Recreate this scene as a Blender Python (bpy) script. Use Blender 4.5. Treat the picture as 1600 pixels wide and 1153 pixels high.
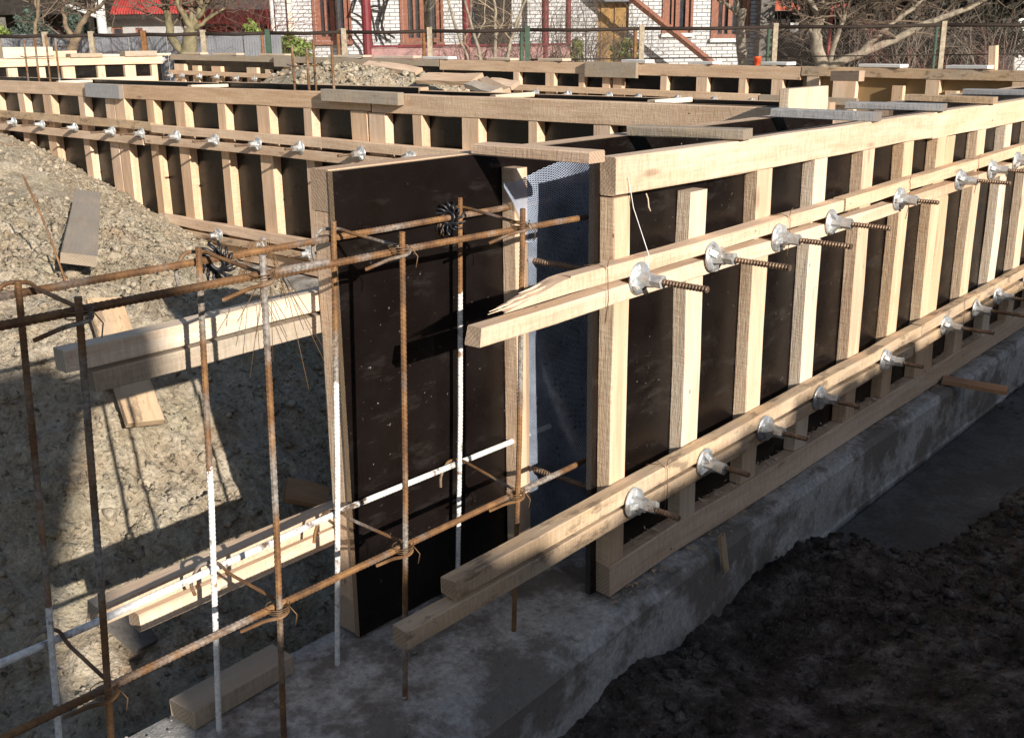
import bpy, math, random
import numpy as np
from mathutils import Vector, Matrix, Quaternion
random.seed(7); rng = np.random.default_rng(11)
for o in list(bpy.data.objects): bpy.data.objects.remove(o)
S = bpy.context.scene; COL = S.collection

# ------------------------------------------------------------------ camera
F, PITCH, ROLL, YAW, CH = 1604.96, 0.281024, -0.0116905, 0.735204, 1.53532
W_, H_, CX, CY = 1600., 1153., 800., 532.
c, s = math.cos, math.sin
fw = np.array([c(PITCH)*c(YAW), c(PITCH)*s(YAW), -s(PITCH)])
rt0 = np.array([s(YAW), -c(YAW), 0.]); up0 = np.cross(rt0, fw)
rt = rt0*c(ROLL)+up0*s(ROLL); up = up0*c(ROLL)-rt0*s(ROLL)
CAM = np.array([0., 0., CH])
cd = bpy.data.cameras.new('camera'); cam = bpy.data.objects.new('camera', cd); COL.objects.link(cam)
cd.sensor_width = 36.; cd.sensor_fit = 'HORIZONTAL'; cd.lens = 36.*F/W_
cd.shift_y = -(H_/2-CY)/W_; cd.clip_start = .05; cd.clip_end = 2000
cam.matrix_world = Matrix(((rt[0], up[0], -fw[0], 0), (rt[1], up[1], -fw[1], 0), (rt[2], up[2], -fw[2], CH), (0, 0, 0, 1)))
S.camera = cam
S.render.resolution_x, S.render.resolution_y = 1024, 737
# ------------------------------------------------------------------ sky, sun, exposure
SUN = np.array([.30, 1., -.385]); SUN /= np.linalg.norm(SUN)          # travel direction
wd = bpy.data.worlds.new('World'); S.world = wd; wd.use_nodes = True
nt = wd.node_tree; bg = nt.nodes['Background']
sk = nt.nodes.new('ShaderNodeTexSky'); sk.sky_type = 'NISHITA'; sk.sun_disc = False
sk.sun_elevation = math.asin(-SUN[2]); sk.sun_rotation = math.atan2(-SUN[0], -SUN[1])
nt.links.new(sk.outputs[0], bg.inputs[0]); bg.inputs[1].default_value = .072
sl = bpy.data.lights.new('sun', 'SUN'); sl.energy = 5.0; sl.angle = math.radians(.5); sl.color = (1., .905, .79)
so = bpy.data.objects.new('sun', sl); COL.objects.link(so)
so.rotation_euler = Vector(SUN).to_track_quat('-Z', 'Y').to_euler(); so.location = (-3, -12, 8)
S.view_settings.view_transform = 'Standard'; S.view_settings.look = 'None'
S.view_settings.exposure = 0.52; S.view_settings.gamma = 1

# ------------------------------------------------------------------ pixel helpers (photo pixels -> rays)
def ray(x, y): return rt*(x-CX)/F - up*(y-CY)/F + fw
def onz(x, y, z=0.): r = ray(x, y); return CAM+r*((z-CH)/r[2])
def ony(x, y, Y): r = ray(x, y); return CAM+r*(Y/r[1])
def onx(x, y, X): r = ray(x, y); return CAM+r*(X/r[0])
FV = np.array([c(YAW), s(YAW), 0.]); FU = rt0
def fd(x, y, d):
    r = ray(x, y); p = CAM+r*(d/(r@FV)); return float(p@FU), float(p[2])   # (u, z) on the upright plane d metres ahead

# ------------------------------------------------------------------ materials
def newmat(name):
    m = bpy.data.materials.new(name); m.use_nodes = True; n = m.node_tree
    return m, n, n.nodes['Principled BSDF']
class N:
    def __init__(s, nt): s.t = nt
    def add(s, typ, ins=None, **kw):
        n = s.t.nodes.new('ShaderNode'+typ)
        for k, v in kw.items(): setattr(n, k, v)
        for k, v in (ins or {}).items():
            sock = n.inputs[k]
            if isinstance(v, bpy.types.NodeSocket): s.t.links.new(v, sock)
            else: sock.default_value = v
        return n
    def ramp(s, fac, stops):
        n = s.add('ValToRGB', {'Fac': fac}); e = n.color_ramp.elements
        while len(e) < len(stops): e.new(.5)
        for el, (p, col) in zip(e, stops):
            el.position = p; el.color = tuple(col)+(1,) if len(col) == 3 else (col[0],)*3+(1,)
        return n.outputs['Color']
    def mix(s, fac, a, b, mode='MIX'):
        n = s.add('Mix', data_type='RGBA', blend_type=mode)
        for sock, v in ((n.inputs[0], fac), (n.inputs[6], a), (n.inputs[7], b)):
            if isinstance(v, bpy.types.NodeSocket): s.t.links.new(v, sock)
            else: sock.default_value = v if not isinstance(v, tuple) else (v+(1,) if len(v) == 3 else v)
        return n.outputs[2]
    def math(s, op, a, b=0.):
        n = s.add('Math', operation=op)
        for i, v in enumerate((a, b)):
            if isinstance(v, bpy.types.NodeSocket): s.t.links.new(v, n.inputs[i])
            else: n.inputs[i].default_value = v
        return n.outputs[0]
    def coords(s, scale, kind='Object', rand=True):
        tc = s.add('TexCoord'); v = tc.outputs[kind]
        if rand:
            oi = s.add('ObjectInfo'); mul = s.math('MULTIPLY', oi.outputs['Random'], 37.)
            cmb = s.add('CombineXYZ', {0: mul, 1: mul, 2: mul})
            v = s.add('VectorMath', {0: v, 1: cmb.outputs[0]}, operation='ADD').outputs[0]
        return s.add('Mapping', {'Vector': v, 'Scale': scale}).outputs[0]
    def noise(s, v, scale, detail=4., rough=.55, dist=0.):
        return s.add('TexNoise', {'Vector': v, 'Scale': scale, 'Detail': detail, 'Roughness': rough, 'Distortion': dist}).outputs['Fac']
    def bump(s, h, strength, dist, normal=None):
        ins = {'Height': h, 'Strength': strength, 'Distance': dist}
        if normal is not None: ins['Normal'] = normal
        return s.add('Bump', ins).outputs[0]

def wood(name, pale, dark, grey=0., greycol=(.30, .28, .26), rough=.75, dirt=.25, splash=0., mud=0.):
    m, t, b = newmat(name); n = N(t)
    v = n.coords((1.3, 22., 22.)); g1 = n.noise(v, 2.2, 5., .6, .6)
    v2 = n.coords((.9, 5., 5.)); g2 = n.noise(v2, 1.6, 3., .5, 1.2)
    g = n.math('ADD', n.math('MULTIPLY', g1, .55), n.math('MULTIPLY', g2, .45))
    mid = tuple((a+d)/2 for a, d in zip(pale, dark))
    col = n.ramp(g, [(.30, dark), (.46, mid), (.60, pale)])
    # knots
    v3 = n.coords((2.6, 9., 9.)); vo = n.add('TexVoronoi', {'Vector': v3, 'Scale': 1.0}, feature='F1')
    kn = n.ramp(vo.outputs['Distance'], [(.0, (1,)*3), (.07, (.7,)*3), (.13, (0,)*3)])
    col = n.mix(n.math('MULTIPLY', kn, .75), col, tuple(x*.38 for x in dark))
    # per piece tint
    oi = n.add('ObjectInfo'); tint = n.ramp(oi.outputs['Random'], [(0., (.88, .84, .78)), (.35, (1., 1., 1.)), (.7, (1., .96, .90)), (1., (.94, .86, .75))])
    col = n.mix(1., col, tint, 'MULTIPLY')
    # weathering and dirt patches
    v4 = n.coords((1., 2.5, 2.5)); w = n.noise(v4, 2.4, 6., .62)
    wm = n.ramp(w, [(.42, (0,)*3), (.68, (1,)*3)])
    col = n.mix(n.math('MULTIPLY', wm, dirt), col, (.20, .165, .13))
    if grey > 0:
        gm = n.ramp(n.noise(v4, 3.7, 5., .6), [(max(0., .62-grey*.55), (0,)*3), (max(.05, .80-grey*.5), (1,)*3)])
        col = n.mix(n.math('MULTIPLY', gm, min(1., grey*1.1)), col, greycol)
    if splash > 0:
        sp = n.ramp(n.noise(n.coords((9., 9., 9.)), 3.2, 4., .6), [(.56, (0,)*3), (.60, (1,)*3)])
        col = n.mix(n.math('MULTIPLY', sp, splash), col, (.40, .40, .40))
    if mud > 0:
        mm = n.ramp(n.noise(n.coords((3., 7., 7.)), 2.6, 7., .7), [(.53, (0,)*3), (.60, (1,)*3)])
        col = n.mix(n.math('MULTIPLY', mm, mud), col, (.085, .065, .05))
    nv = n.add('TexVoronoi', {'Vector': n.coords((5., 12., 12.)), 'Scale': 1.}, feature='F1').outputs['Distance']
    col = n.mix(n.math('MULTIPLY', n.ramp(nv, [(.030, (1,)*3), (.045, (0,)*3)]), .8), col, (.06, .045, .035))
    cv = n.ramp(n.noise(n.coords((14., 16., 16.)), 4., 3., .6), [(.70, (0,)*3), (.73, (1,)*3)])
    col = n.mix(n.math('MULTIPLY', cv, .45), col, (.50, .49, .47))
    # end grain: rings, darker
    tc = n.add('TexCoord'); sx = n.add('SeparateXYZ', {0: tc.outputs['Normal']})
    en = n.math('GREATER_THAN', n.math('ABSOLUTE', sx.outputs[0]), .85)
    so_ = n.add('SeparateXYZ', {0: n.coords((1., 1., 1.))})
    yy = n.math('ADD', so_.outputs[1], .06); zz = n.math('ADD', so_.outputs[2], .05)
    rr = n.math('SQRT', n.math('ADD', n.math('MULTIPLY', yy, yy), n.math('MULTIPLY', zz, zz)))
    ring = n.math('FRACT', n.math('ADD', n.math('MULTIPLY', rr, 115.), n.math('MULTIPLY', g2, 2.)))
    col = n.mix(n.math('MULTIPLY', en, .8), col, n.ramp(ring, [(0., tuple(x*.50 for x in dark)), (.6, tuple(x*.72 for x in mid)), (1., tuple(x*.62 for x in mid))]))
    fine = n.noise(n.coords((6., 60., 60.)), 3., 4., .7)
    # band-saw marks across the grain on the narrow faces
    saw = n.noise(n.coords((150., 25., 25.)), 1., 3., .6)
    sy = n.add('SeparateXYZ', {0: n.add('TexCoord').outputs['Normal']})
    side = n.math('GREATER_THAN', n.math('ABSOLUTE', sy.outputs[1]), .7)
    rf_ = n.math('ADD', n.math('MULTIPLY', side, .6), .09)
    col = n.mix(n.math('MULTIPLY', rf_, .8), col, n.ramp(saw, [(.3, (.38,)*3), (.7, (.68,)*3)]), 'OVERLAY')
    t.links.new(col, b.inputs['Base Color'])
    b.inputs['Roughness'].default_value = rough; b.inputs['Specular IOR Level'].default_value = .25
    bp = n.bump(n.math('ADD', n.math('ADD', n.math('MULTIPLY', g1, .6), fine), n.math('MULTIPLY', saw, rf_)), .6, .004)
    t.links.new(bp, b.inputs['Normal'])
    return m
PINE = wood('pine_fresh', (.74, .59, .45), (.55, .385, .255), dirt=.14)
PINE2 = wood('pine_tan', (.75, .575, .43), (.53, .365, .25), dirt=.12)
PINE3 = wood('pine_white', (.77, .67, .55), (.62, .48, .35), dirt=.10)
PINED = wood('pine_dirty', (.64, .49, .34), (.46, .33, .21), grey=.30, dirt=.25, mud=.55)
PINEG = wood('pine_grey', (.48, .40, .31), (.34, .27, .20), grey=.5, greycol=(.36, .33, .28), dirt=.3)
CONCW = wood('pine_concrete', (.36, .31, .26), (.24, .19, .15), grey=.9, greycol=(.34, .34, .345), dirt=.3, splash=.6)
PINEB = wood('pine_brown', (.46, .27, .15), (.30, .15, .075), dirt=.2)

def plymat(name, base, rough=.38, specks=.5, streak=.5):
    m, t, b = newmat(name); n = N(t)
    v = n.coords((1., 1., 1.)); g = n.noise(v, 3.2, 5., .6)
    col = n.ramp(g, [(.3, tuple(x*.75 for x in base)), (.7, tuple(x*1.35 for x in base))])
    vs = n.coords((3., 3., 9.)); sm = n.ramp(n.noise(vs, 1.8, 6., .68), [(.56, (0,)*3), (.78, (1,)*3)])
    col = n.mix(n.math('MULTIPLY', sm, .07*streak), col, (.38, .36, .34))
    msk = n.noise(n.coords((1., 1., 1.)), 2.3, 2.)
    sp = n.ramp(n.noise(n.coords((1., 1., 1.)), 70., 3., .6), [(.70, (0,)*3), (.73, (1,)*3)])
    scr = n.ramp(n.noise(n.coords((2.5, 2.5, 42.)), 2.2, 5., .75, .8), [(.66, (0,)*3), (.74, (1,)*3)])
    col = n.mix(n.math('MULTIPLY', scr, .16*streak), col, (.40, .36, .33))
    spm = n.math('MULTIPLY', sp, n.ramp(msk, [(.42, (0,)*3), (.6, (1,)*3)]))
    col = n.mix(n.math('MULTIPLY', spm, specks), col, (.60, .58, .54))
    t.links.new(col, b.inputs['Base Color'])
    r = n.ramp(n.noise(v, 9., 4.), [(.3, (rough-.08,)*3), (.7, (rough+.14,)*3)])
    t.links.new(r, b.inputs['Roughness']); b.inputs['Specular IOR Level'].default_value = .35
    t.links.new(n.bump(n.noise(n.coords((1., 1., 1.)), 160., 2.), .12, .001), b.inputs['Normal'])
    return m
PLY = plymat('film_faced_plywood', (.0065, .0044, .0039), rough=.30, specks=.30, streak=.8)
PLYEDGE = wood('plywood_edge', (.50, .38, .25), (.30, .20, .12), dirt=.3)
PLYEDGED = wood('plywood_edge_dark', (.10, .09, .09), (.05, .042, .04), dirt=.3)
OSB = wood('light_plywood', (.46, .33, .17), (.34, .22, .10), grey=.15, dirt=.35)

def concrete(name, col, rough=.85, dirt=.5, dirtcol=(.10, .085, .07), scale=1.):
    m, t, b = newmat(name); n = N(t)
    v = n.coords((scale,)*3, rand=False)
    g = n.noise(v, 3.1, 9., .68); f = n.noise(v, 60., 6., .7)
    cc = n.ramp(g, [(.3, tuple(x*.72 for x in col)), (.7, tuple(x*1.2 for x in col))])
    cc = n.mix(.6, cc, n.ramp(f, [(.3, (.22,)*3), (.7, (.78,)*3)]), 'OVERLAY')
    dm = n.ramp(n.noise(v, 4.3, 8., .7), [(.45, (0,)*3), (.56, (1,)*3)])
    cc = n.mix(n.math('MULTIPLY', dm, dirt), cc, dirtcol)
    pits = n.ramp(n.add('TexVoronoi', {'Vector': v, 'Scale': 42.}).outputs['Distance'], [(.06, (0,)*3), (.16, (1,)*3)])
    cc = n.mix(.35, cc, pits, 'MULTIPLY')
    t.links.new(cc, b.inputs['Base Color']); b.inputs['Roughness'].default_value = rough
    b.inputs['Specular IOR Level'].default_value = .3
    h = n.math('ADD', n.math('ADD', g, n.math('MULTIPLY', f, .35)), n.math('MULTIPLY', pits, .12))
    t.links.new(n.bump(h, .8, .02), b.inputs['Normal'])
    return m
CONC = concrete('footing_concrete', (.46, .445, .42), dirt=.8, dirtcol=(.14, .115, .092))
PADM = concrete('pad_concrete', (.11, .105, .098), dirt=.6, dirtcol=(.055, .045, .04))

def soilmat(name):
    m, t, b = newmat(name); n = N(t)
    v = n.coords((1., 1., 1.), rand=False)
    big = n.noise(v, 1.3, 6., .6); med = n.noise(v, 9., 7., .68); fi = n.noise(v, 60., 5., .7)
    clay = n.ramp(med, [(.28, (.24, .195, .14)), (.45, (.40, .335, .245)), (.58, (.49, .43, .335)), (.75, (.62, .565, .475))])
    clay = n.mix(n.math('MULTIPLY', n.ramp(n.noise(v, 3.1, 4.), [(.55, (0,)*3), (.72, (1,)*3)]), .55), clay, (.36, .24, .15))
    clay = n.mix(n.math('MULTIPLY', n.ramp(n.noise(v, 2.2, 5.), [(.5, (0,)*3), (.7, (1,)*3)]), .5), clay, (.38, .36, .25))
    dk = n.ramp(med, [(.3, (.035, .028, .023)), (.50, (.088, .072, .060)), (.70, (.24, .21, .185))])
    sep = n.add('SeparateXYZ', {0: n.add('TexCoord').outputs['Object']})
    edge = n.math('ADD', sep.outputs[1], n.math('MULTIPLY', n.math('SUBTRACT', big, .5), .5))
    right = n.math('LESS_THAN', edge, 1.95)                      # the topsoil outside the footing is a different, dark earth
    col = n.mix(right, clay, dk)
    col = n.mix(.75, col, n.ramp(fi, [(.25, (.26,)*3), (.75, (.80,)*3)]), 'OVERLAY')
    pit = n.ramp(n.noise(v, 34., 6., .75), [(.30, (1,)*3), (.40, (0,)*3)])
    col = n.mix(n.math('MULTIPLY', pit, .6), col, (.085, .07, .05))
    gr = n.ramp(n.noise(v, 120., 3., .6), [(.62, (0,)*3), (.70, (1,)*3)])
    col = n.mix(n.math('MULTIPLY', gr, n.math('SUBTRACT', .55, n.math('MULTIPLY', right, .35))), col, (.66, .63, .56))
    t.links.new(col, b.inputs['Base Color']); b.inputs['Roughness'].default_value = .95
    b.inputs['Specular IOR Level'].default_value = .1
    h = n.math('ADD', med, n.math('MULTIPLY', fi, .5))
    t.links.new(n.bump(n.math('SUBTRACT', h, n.math('MULTIPLY', pit, .5)), 1., .035), b.inputs['Normal'])
    return m
SOIL = soilmat('soil')

def simple(name, col, rough=.6, metal=0., spec=.4, var=.25, scale=8., bump=0.):
    m, t, b = newmat(name); n = N(t)
    v = n.coords((1., 1., 1.)); g = n.noise(v, scale, 5., .6)
    cc = n.ramp(g, [(.3, tuple(x*(1-var) for x in col)), (.7, tuple(min(1., x*(1+var)) for x in col))])
    t.links.new(cc, b.inputs['Base Color']); b.inputs['Roughness'].default_value = rough
    b.inputs['Metallic'].default_value = metal; b.inputs['Specular IOR Level'].default_value = spec
    if bump: t.links.new(n.bump(g, .7, bump), b.inputs['Normal'])
    return m
def rebarmat(name, zpaint=None, allwhite=False):
    m, t, b = newmat(name); n = N(t)
    v = n.coords((1., 1., 1.)); g = n.noise(v, 14., 6., .7); g2 = n.noise(v, 90., 3.)
    rust = n.ramp(g, [(.3, (.06, .032, .017)), (.5, (.17, .085, .034)), (.66, (.29, .155, .06)), (.8, (.19, .16, .13))])
    steel = n.ramp(g2, [(.35, (.13, .115, .10)), (.65, (.34, .31, .28))])
    col = n.mix(n.ramp(n.noise(v, 5., 4.), [(.50, (0,)*3), (.64, (1,)*3)]), rust, steel)
    rough = .75
    if zpaint is not None or allwhite:
        white = n.ramp(g2, [(.3, (.55, .55, .54)), (.6, (.82, .82, .80))])
        if allwhite: fac = n.ramp(g, [(.36, (.05,)*3), (.44, (1,)*3)])
        else:
            z = n.add('SeparateXYZ', {0: n.add('TexCoord').outputs['Object']}).outputs[2]
            e = n.math('ADD', z, n.math('MULTIPLY', n.math('SUBTRACT', g, .5), .35))
            fac = n.math('MULTIPLY', n.math('LESS_THAN', e, zpaint), n.ramp(n.noise(v, 22., 4.), [(.34, (.1,)*3), (.42, (1,)*3)]))
        col = n.mix(fac, col, white)
    t.links.new(col, b.inputs['Base Color']); b.inputs['Roughness'].default_value = rough
    t.links.new(n.bump(g2, .4, .002), b.inputs['Normal'])
    return m
REBAR = rebarmat('rusty_rebar'); REBARW = rebarmat('white_rebar', allwhite=True)
def zinc():
    m, t, b = newmat('galvanised_steel'); n = N(t); v = n.coords((1., 1., 1.)); g = n.noise(v, 60., 5., .6)
    col = n.ramp(g, [(.3, (.46, .49, .51)), (.7, (.72, .75, .77))])
    cm = n.ramp(n.noise(v, 24., 5., .65), [(.50, (0,)*3), (.58, (1,)*3)])
    oi = n.add('ObjectInfo').outputs['Random']
    cm = n.math('MULTIPLY', cm, n.math('ADD', n.math('MULTIPLY', oi, .7), .15))
    col = n.mix(cm, col, (.40, .385, .36)); ru = n.ramp(n.noise(v, 45., 4.), [(.62, (0,)*3), (.68, (1,)*3)])
    col = n.mix(n.math('MULTIPLY', ru, .6), col, (.20, .10, .05))
    t.links.new(col, b.inputs['Base Color']); t.links.new(n.math('SUBTRACT', .7, n.math('MULTIPLY', cm, .65)), b.inputs['Metallic'])
    t.links.new(n.math('ADD', .38, n.math('MULTIPLY', cm, .5)), b.inputs['Roughness']); t.links.new(n.bump(cm, .5, .002), b.inputs['Normal'])
    return m
ZINC = zinc()
RODM = simple('threaded_rod_steel', (.20, .135, .09), .55, .4, .5, .5, 30.)
BLACKP = simple('black_plastic', (.016, .016, .02), .42, 0., .5, .3)
WIRE = simple('rusty_wire', (.20, .12, .06), .6, .3)
STRING = simple('white_string', (.75, .77, .80), .7)
MESHM = simple('expanded_metal', (.52, .61, .78), .45, .2, .5, .3, 14.)  # blue of the reflected sky is put into the base colour
FENCEM = simple('fence_rust', (.032, .022, .017), .8, .2)
POSTW = simple('pale_post', (.33, .28, .21), .85, 0., .2, .35, 20.)
POSTR = simple('rust_post', (.22, .11, .05), .85, .2, .2, .4, 20.)
POSTG = simple('green_post', (.05, .09, .06), .7, .2)
CHAIN = simple('chain_link_wire', (.13, .11, .10), .55, .5)
BARK = simple('bark', (.19, .145, .10), .95, 0., .1, .45, 9., .02)
BARKP = simple('bark_pale', (.26, .225, .175), .95, 0., .1, .4, 9., .02)
BARKM = simple('bark_mossy', (.19, .165, .10), .95, 0., .1, .4, 6., .02)
TWIG = simple('twig', (.15, .115, .09), .95, 0., .1, .4)
TWIGL = simple('grey_twig', (.24, .20, .165), .95, 0., .1, .4)
TWIGR = simple('red_twig', (.20, .06, .05), .95, 0., .1, .4)
TWIGP = simple('pale_twig', (.34, .27, .19), .95, 0., .1, .3)
LEAFG = simple('leaf_green', (.16, .22, .05), .6, 0., .3, .4, 3.)
NEEDLE = simple('needle_green', (.07, .10, .08), .7, 0., .3, .4, 3.)
MAROON = simple('maroon_paint', (.16, .022, .028), .55, 0., .4, .25)
PINKW = simple('pink_render', (.40, .24, .23), .85, 0., .2, .2)
ROOFR = simple('red_roof', (.42, .06, .055), .5, 0., .4, .25, 3.)
GREYW = simple('grey_render', (.36, .36, .36), .9, 0., .2, .12, 3.)
SLATE = simple('grey_fence_panel', (.19, .20, .225), .8, 0., .3, .18, 3.)
WHITEW = simple('cream_render', (.72, .66, .55), .9, 0., .2, .12)
WINF = simple('brown_frame', (.24, .105, .07), .65, 0., .3, .3, 20.)
GLASS = simple('window_glass', (.055, .06, .075), .08, 0., .8, .3)
GLASS.node_tree.nodes['Principled BSDF'].inputs['Alpha'].default_value = .45
CURT = simple('curtain', (.60, .55, .56), .9, 0., .2, .4, 9.)
DOORM = simple('ochre_door', (.32, .19, .065), .6, 0., .3, .3)
DARKM = simple('dark_boards', (.030, .026, .023), .8, 0., .2, .4)
STONE = simple('dark_stone', (.14, .13, .12), .9, 0., .2, .4, 12., .02)
ORANGE = simple('orange_plastic', (.80, .10, .025), .45, 0., .4, .1)
GREYP = simple('pale_pole', (.62, .62, .60), .8, 0., .2, .2)
WHITEP = simple('white_foam', (.78, .77, .74), .9, 0., .2, .1)
CASTERM = simple('caster_brick', (.33, .18, .12), .9)
def brickmat():
    m, t, b = newmat('white_brick'); n = N(t)
    tc = n.add('TexCoord').outputs['Object']
    sp = n.add('SeparateXYZ', {0: tc}); v = n.add('CombineXYZ', {0: sp.outputs[0], 1: sp.outputs[2], 2: 0.}).outputs[0]
    br = n.add('TexBrick', {'Vector': v, 'Color1': (.62, .63, .64, 1), 'Color2': (.50, .51, .52, 1), 'Mortar': (.17, .17, .17, 1), 'Scale': 1.,
               'Mortar Size': .011, 'Brick Width': .26, 'Row Height': .088, 'Bias': 0., 'Mortar Smooth': .1})
    col = n.mix(.35, br.outputs['Color'], n.ramp(n.noise(tc, 3., 5.), [(.3, (.3,)*3), (.7, (.7,)*3)]), 'OVERLAY')
    t.links.new(col, b.inputs['Base Color']); b.inputs['Roughness'].default_value = .85
    t.links.new(n.bump(br.outputs['Fac'], -.6, .012), b.inputs['Normal'])
    return m
BRICK = brickmat()
def tilemat():
    m, t, b = newmat('red_tiles'); n = N(t)
    tc = n.add('TexCoord').outputs['Object']
    w = n.add('TexWave', {'Vector': tc, 'Scale': 1.6, 'Distortion': .3}, wave_type='BANDS', bands_direction='X')
    col = n.mix(.5, (.42, .10, .05, 1), n.ramp(w.outputs['Fac'], [(0., (.16, .03, .02)), (1., (.55, .15, .08))]))
    t.links.new(col, b.inputs['Base Color']); b.inputs['Roughness'].default_value = .8
    t.links.new(n.bump(w.outputs['Fac'], .8, .04), b.inputs['Normal'])
    return m
TILES = tilemat()

# ------------------------------------------------------------------ object helpers
def link(name, me, mat=None, parent=None, mw=None):
    o = bpy.data.objects.new(name, me); COL.objects.link(o)
    if me is not None and mat is not None:
        for mm in (mat if isinstance(mat, (list, tuple)) else [mat]): me.materials.append(mm)
    if parent is not None: o.parent = parent
    if mw is not None: o.matrix_local = mw
    return o
def tag(o, label, cat, group=None, kind=None):
    if kind: o['kind'] = kind
    if label: o['label'] = label
    if cat: o['category'] = cat
    if group: o['group'] = group
    return o
def thing(name, label, cat, loc=(0, 0, 0), rot=(0, 0, 0), group=None):
    o = bpy.data.objects.new(name, None); COL.objects.link(o); o.empty_display_size = .1
    o.location = loc; o.rotation_euler = rot
    return tag(o, label, cat, group)
def mesh(v, f, smooth=False, name='mesh'):
    me = bpy.data.meshes.new(name); me.from_pydata([tuple(map(float, p)) for p in v], [], [tuple(map(int, q)) for q in f]); me.update()
    if smooth: me.polygons.foreach_set('use_smooth', [True]*len(me.polygons))
    return me
def npmesh(v, f, smooth=False, name='mesh'):
    """fast path: v (n,3), f (m,k) all faces with k corners"""
    v = np.asarray(v, np.float32); f = np.asarray(f, np.int32); k = f.shape[1]
    me = bpy.data.meshes.new(name); me.vertices.add(len(v)); me.vertices.foreach_set('co', v.ravel())
    me.loops.add(f.size); me.loops.foreach_set('vertex_index', f.ravel())
    me.polygons.add(len(f)); me.polygons.foreach_set('loop_start', np.arange(0, f.size, k, dtype=np.int32))
    if smooth: me.polygons.foreach_set('use_smooth', np.ones(len(f), bool))
    me.update(calc_edges=True); me.validate()
    return me
class MB:
    def __init__(s): s.v = []; s.f = []
    def add(s, v, f):
        o = len(s.v); s.v += [tuple(p) for p in v]; s.f += [tuple(i+o for i in q) for q in f]; return s
    def box(s, x0, x1, y0, y1, z0, z1):
        return s.add([(x0, y0, z0), (x1, y0, z0), (x1, y1, z0), (x0, y1, z0), (x0, y0, z1), (x1, y0, z1), (x1, y1, z1), (x0, y1, z1)],
                     [(0, 3, 2, 1), (4, 5, 6, 7), (0, 1, 5, 4), (1, 2, 6, 5), (2, 3, 7, 6), (3, 0, 4, 7)])
    def prism(s, poly, z0, z1, axis=2):
        """poly in the plane across axis, counter-clockwise"""
        n = len(poly)
        def P(a, b, cc): return {2: (a, b, cc), 1: (a, cc, b), 0: (cc, a, b)}[axis]
        v = [P(a, b, z0) for a, b in poly]+[P(a, b, z1) for a, b in poly]
        f = [tuple(range(n))[::-1], tuple(range(n, 2*n))]+[(i, (i+1) % n, n+(i+1) % n, n+i) for i in range(n)]
        return s.add(v, f)
    def tube(s, pts, rad, k=6, cap=True):
        v, f = sweep(pts, rad, k, cap); return s.add(v, f)
    def me(s, smooth=False): return mesh(s.v, s.f, smooth)
def sweep(pts, rad, k=6, cap=True):
    P = np.asarray(pts, float); n = len(P); R = np.broadcast_to(np.asarray(rad, float), (n,))
    T = np.gradient(P, axis=0); T /= np.linalg.norm(T, axis=1)[:, None]+1e-12
    a = np.array([0, 0, 1.]) if abs(T[0][2]) < .9 else np.array([1., 0, 0])
    U = np.cross(T[0], a); U /= np.linalg.norm(U); V = []; ang = np.arange(k)*2*math.pi/k
    for i in range(n):
        U = U-T[i]*(U@T[i]); U /= np.linalg.norm(U)+1e-12; B = np.cross(T[i], U)
        V.append(P[i]+R[i]*(np.cos(ang)[:, None]*U+np.sin(ang)[:, None]*B))
    V = np.concatenate(V); f = []
    for i in range(n-1):
        for j in range(k): f.append((i*k+j, i*k+(j+1) % k, (i+1)*k+(j+1) % k, (i+1)*k+j))
    if cap: f.append(tuple(range(k))[::-1]); f.append(tuple(range((n-1)*k, n*k)))
    return V, f
def timber_mesh(L, w, h, bev=.003, n=1, jit=.0, seed=0, brk0=0., cutj=.004):
    """sawn timber: local X is the length, origin at the start of the axis; chamfered, slightly wavy; brk0 makes a splintered start"""
    r = np.random.default_rng(seed+int(L*1000)); a, b = w/2, h/2
    sec = np.array([(-a+bev, -b), (a-bev, -b), (a, -b+bev), (a, b-bev), (a-bev, b), (-a+bev, b), (-a, b-bev), (-a, -b+bev)])
    xs = np.linspace(0, L, n+1); V = []
    for i, x in enumerate(xs):
        off = r.normal(0, jit, 2) if jit else np.zeros(2)
        q = sec+off+(r.normal(0, jit*.5, (8, 2)) if jit else 0)
        xx = np.full(8, x)
        if i == 0: xx = xx+(brk0*np.clip((q[:, 1]+b)/(2*b), 0, 1)**1.3*r.uniform(.75, 1.1, 8)+r.uniform(0, brk0*.15, 8) if brk0 else r.normal(0, cutj*.4, 8)*(1 if jit else 0))
        V.append(np.column_stack([xx, q]))
    V = np.concatenate(V); f = []
    for i in range(n):
        for j in range(8): f.append((i*8+j, (i+1)*8+j, (i+1)*8+(j+1) % 8, i*8+(j+1) % 8))
    f.append(tuple(range(8))); f.append(tuple(range(n*8, n*8+8))[::-1])
    return mesh(V, f)
def frame(p0, p1, upv=(0, 0, 1)):
    X = np.asarray(p1, float)-np.asarray(p0, float); X /= np.linalg.norm(X)
    Z = np.asarray(upv, float); Z = Z-X*(Z@X); Z /= np.linalg.norm(Z); Y = np.cross(Z, X)
    return Matrix(((X[0], Y[0], Z[0], p0[0]), (X[1], Y[1], Z[1], p0[1]), (X[2], Y[2], Z[2], p0[2]), (0, 0, 0, 1)))
_seed = [0]
def timber(name, p0, p1, w, h, mat, parent=None, upv=(0, 0, 1), n=None, jit=.0015, bev=.003, brk0=0.):
    """w across (local Y), h along upv (local Z)"""
    L = float(np.linalg.norm(np.asarray(p1, float)-np.asarray(p0, float))); _seed[0] += 1
    n = max(1, int(L/.3)) if n is None else n
    return link(name, timber_mesh(L, w, h, bev, n, jit, _seed[0], brk0), mat, parent, frame(p0, p1, upv))
def boxme(x0, x1, y0, y1, z0, z1): return MB().box(x0, x1, y0, y1, z0, z1).me()
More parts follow.
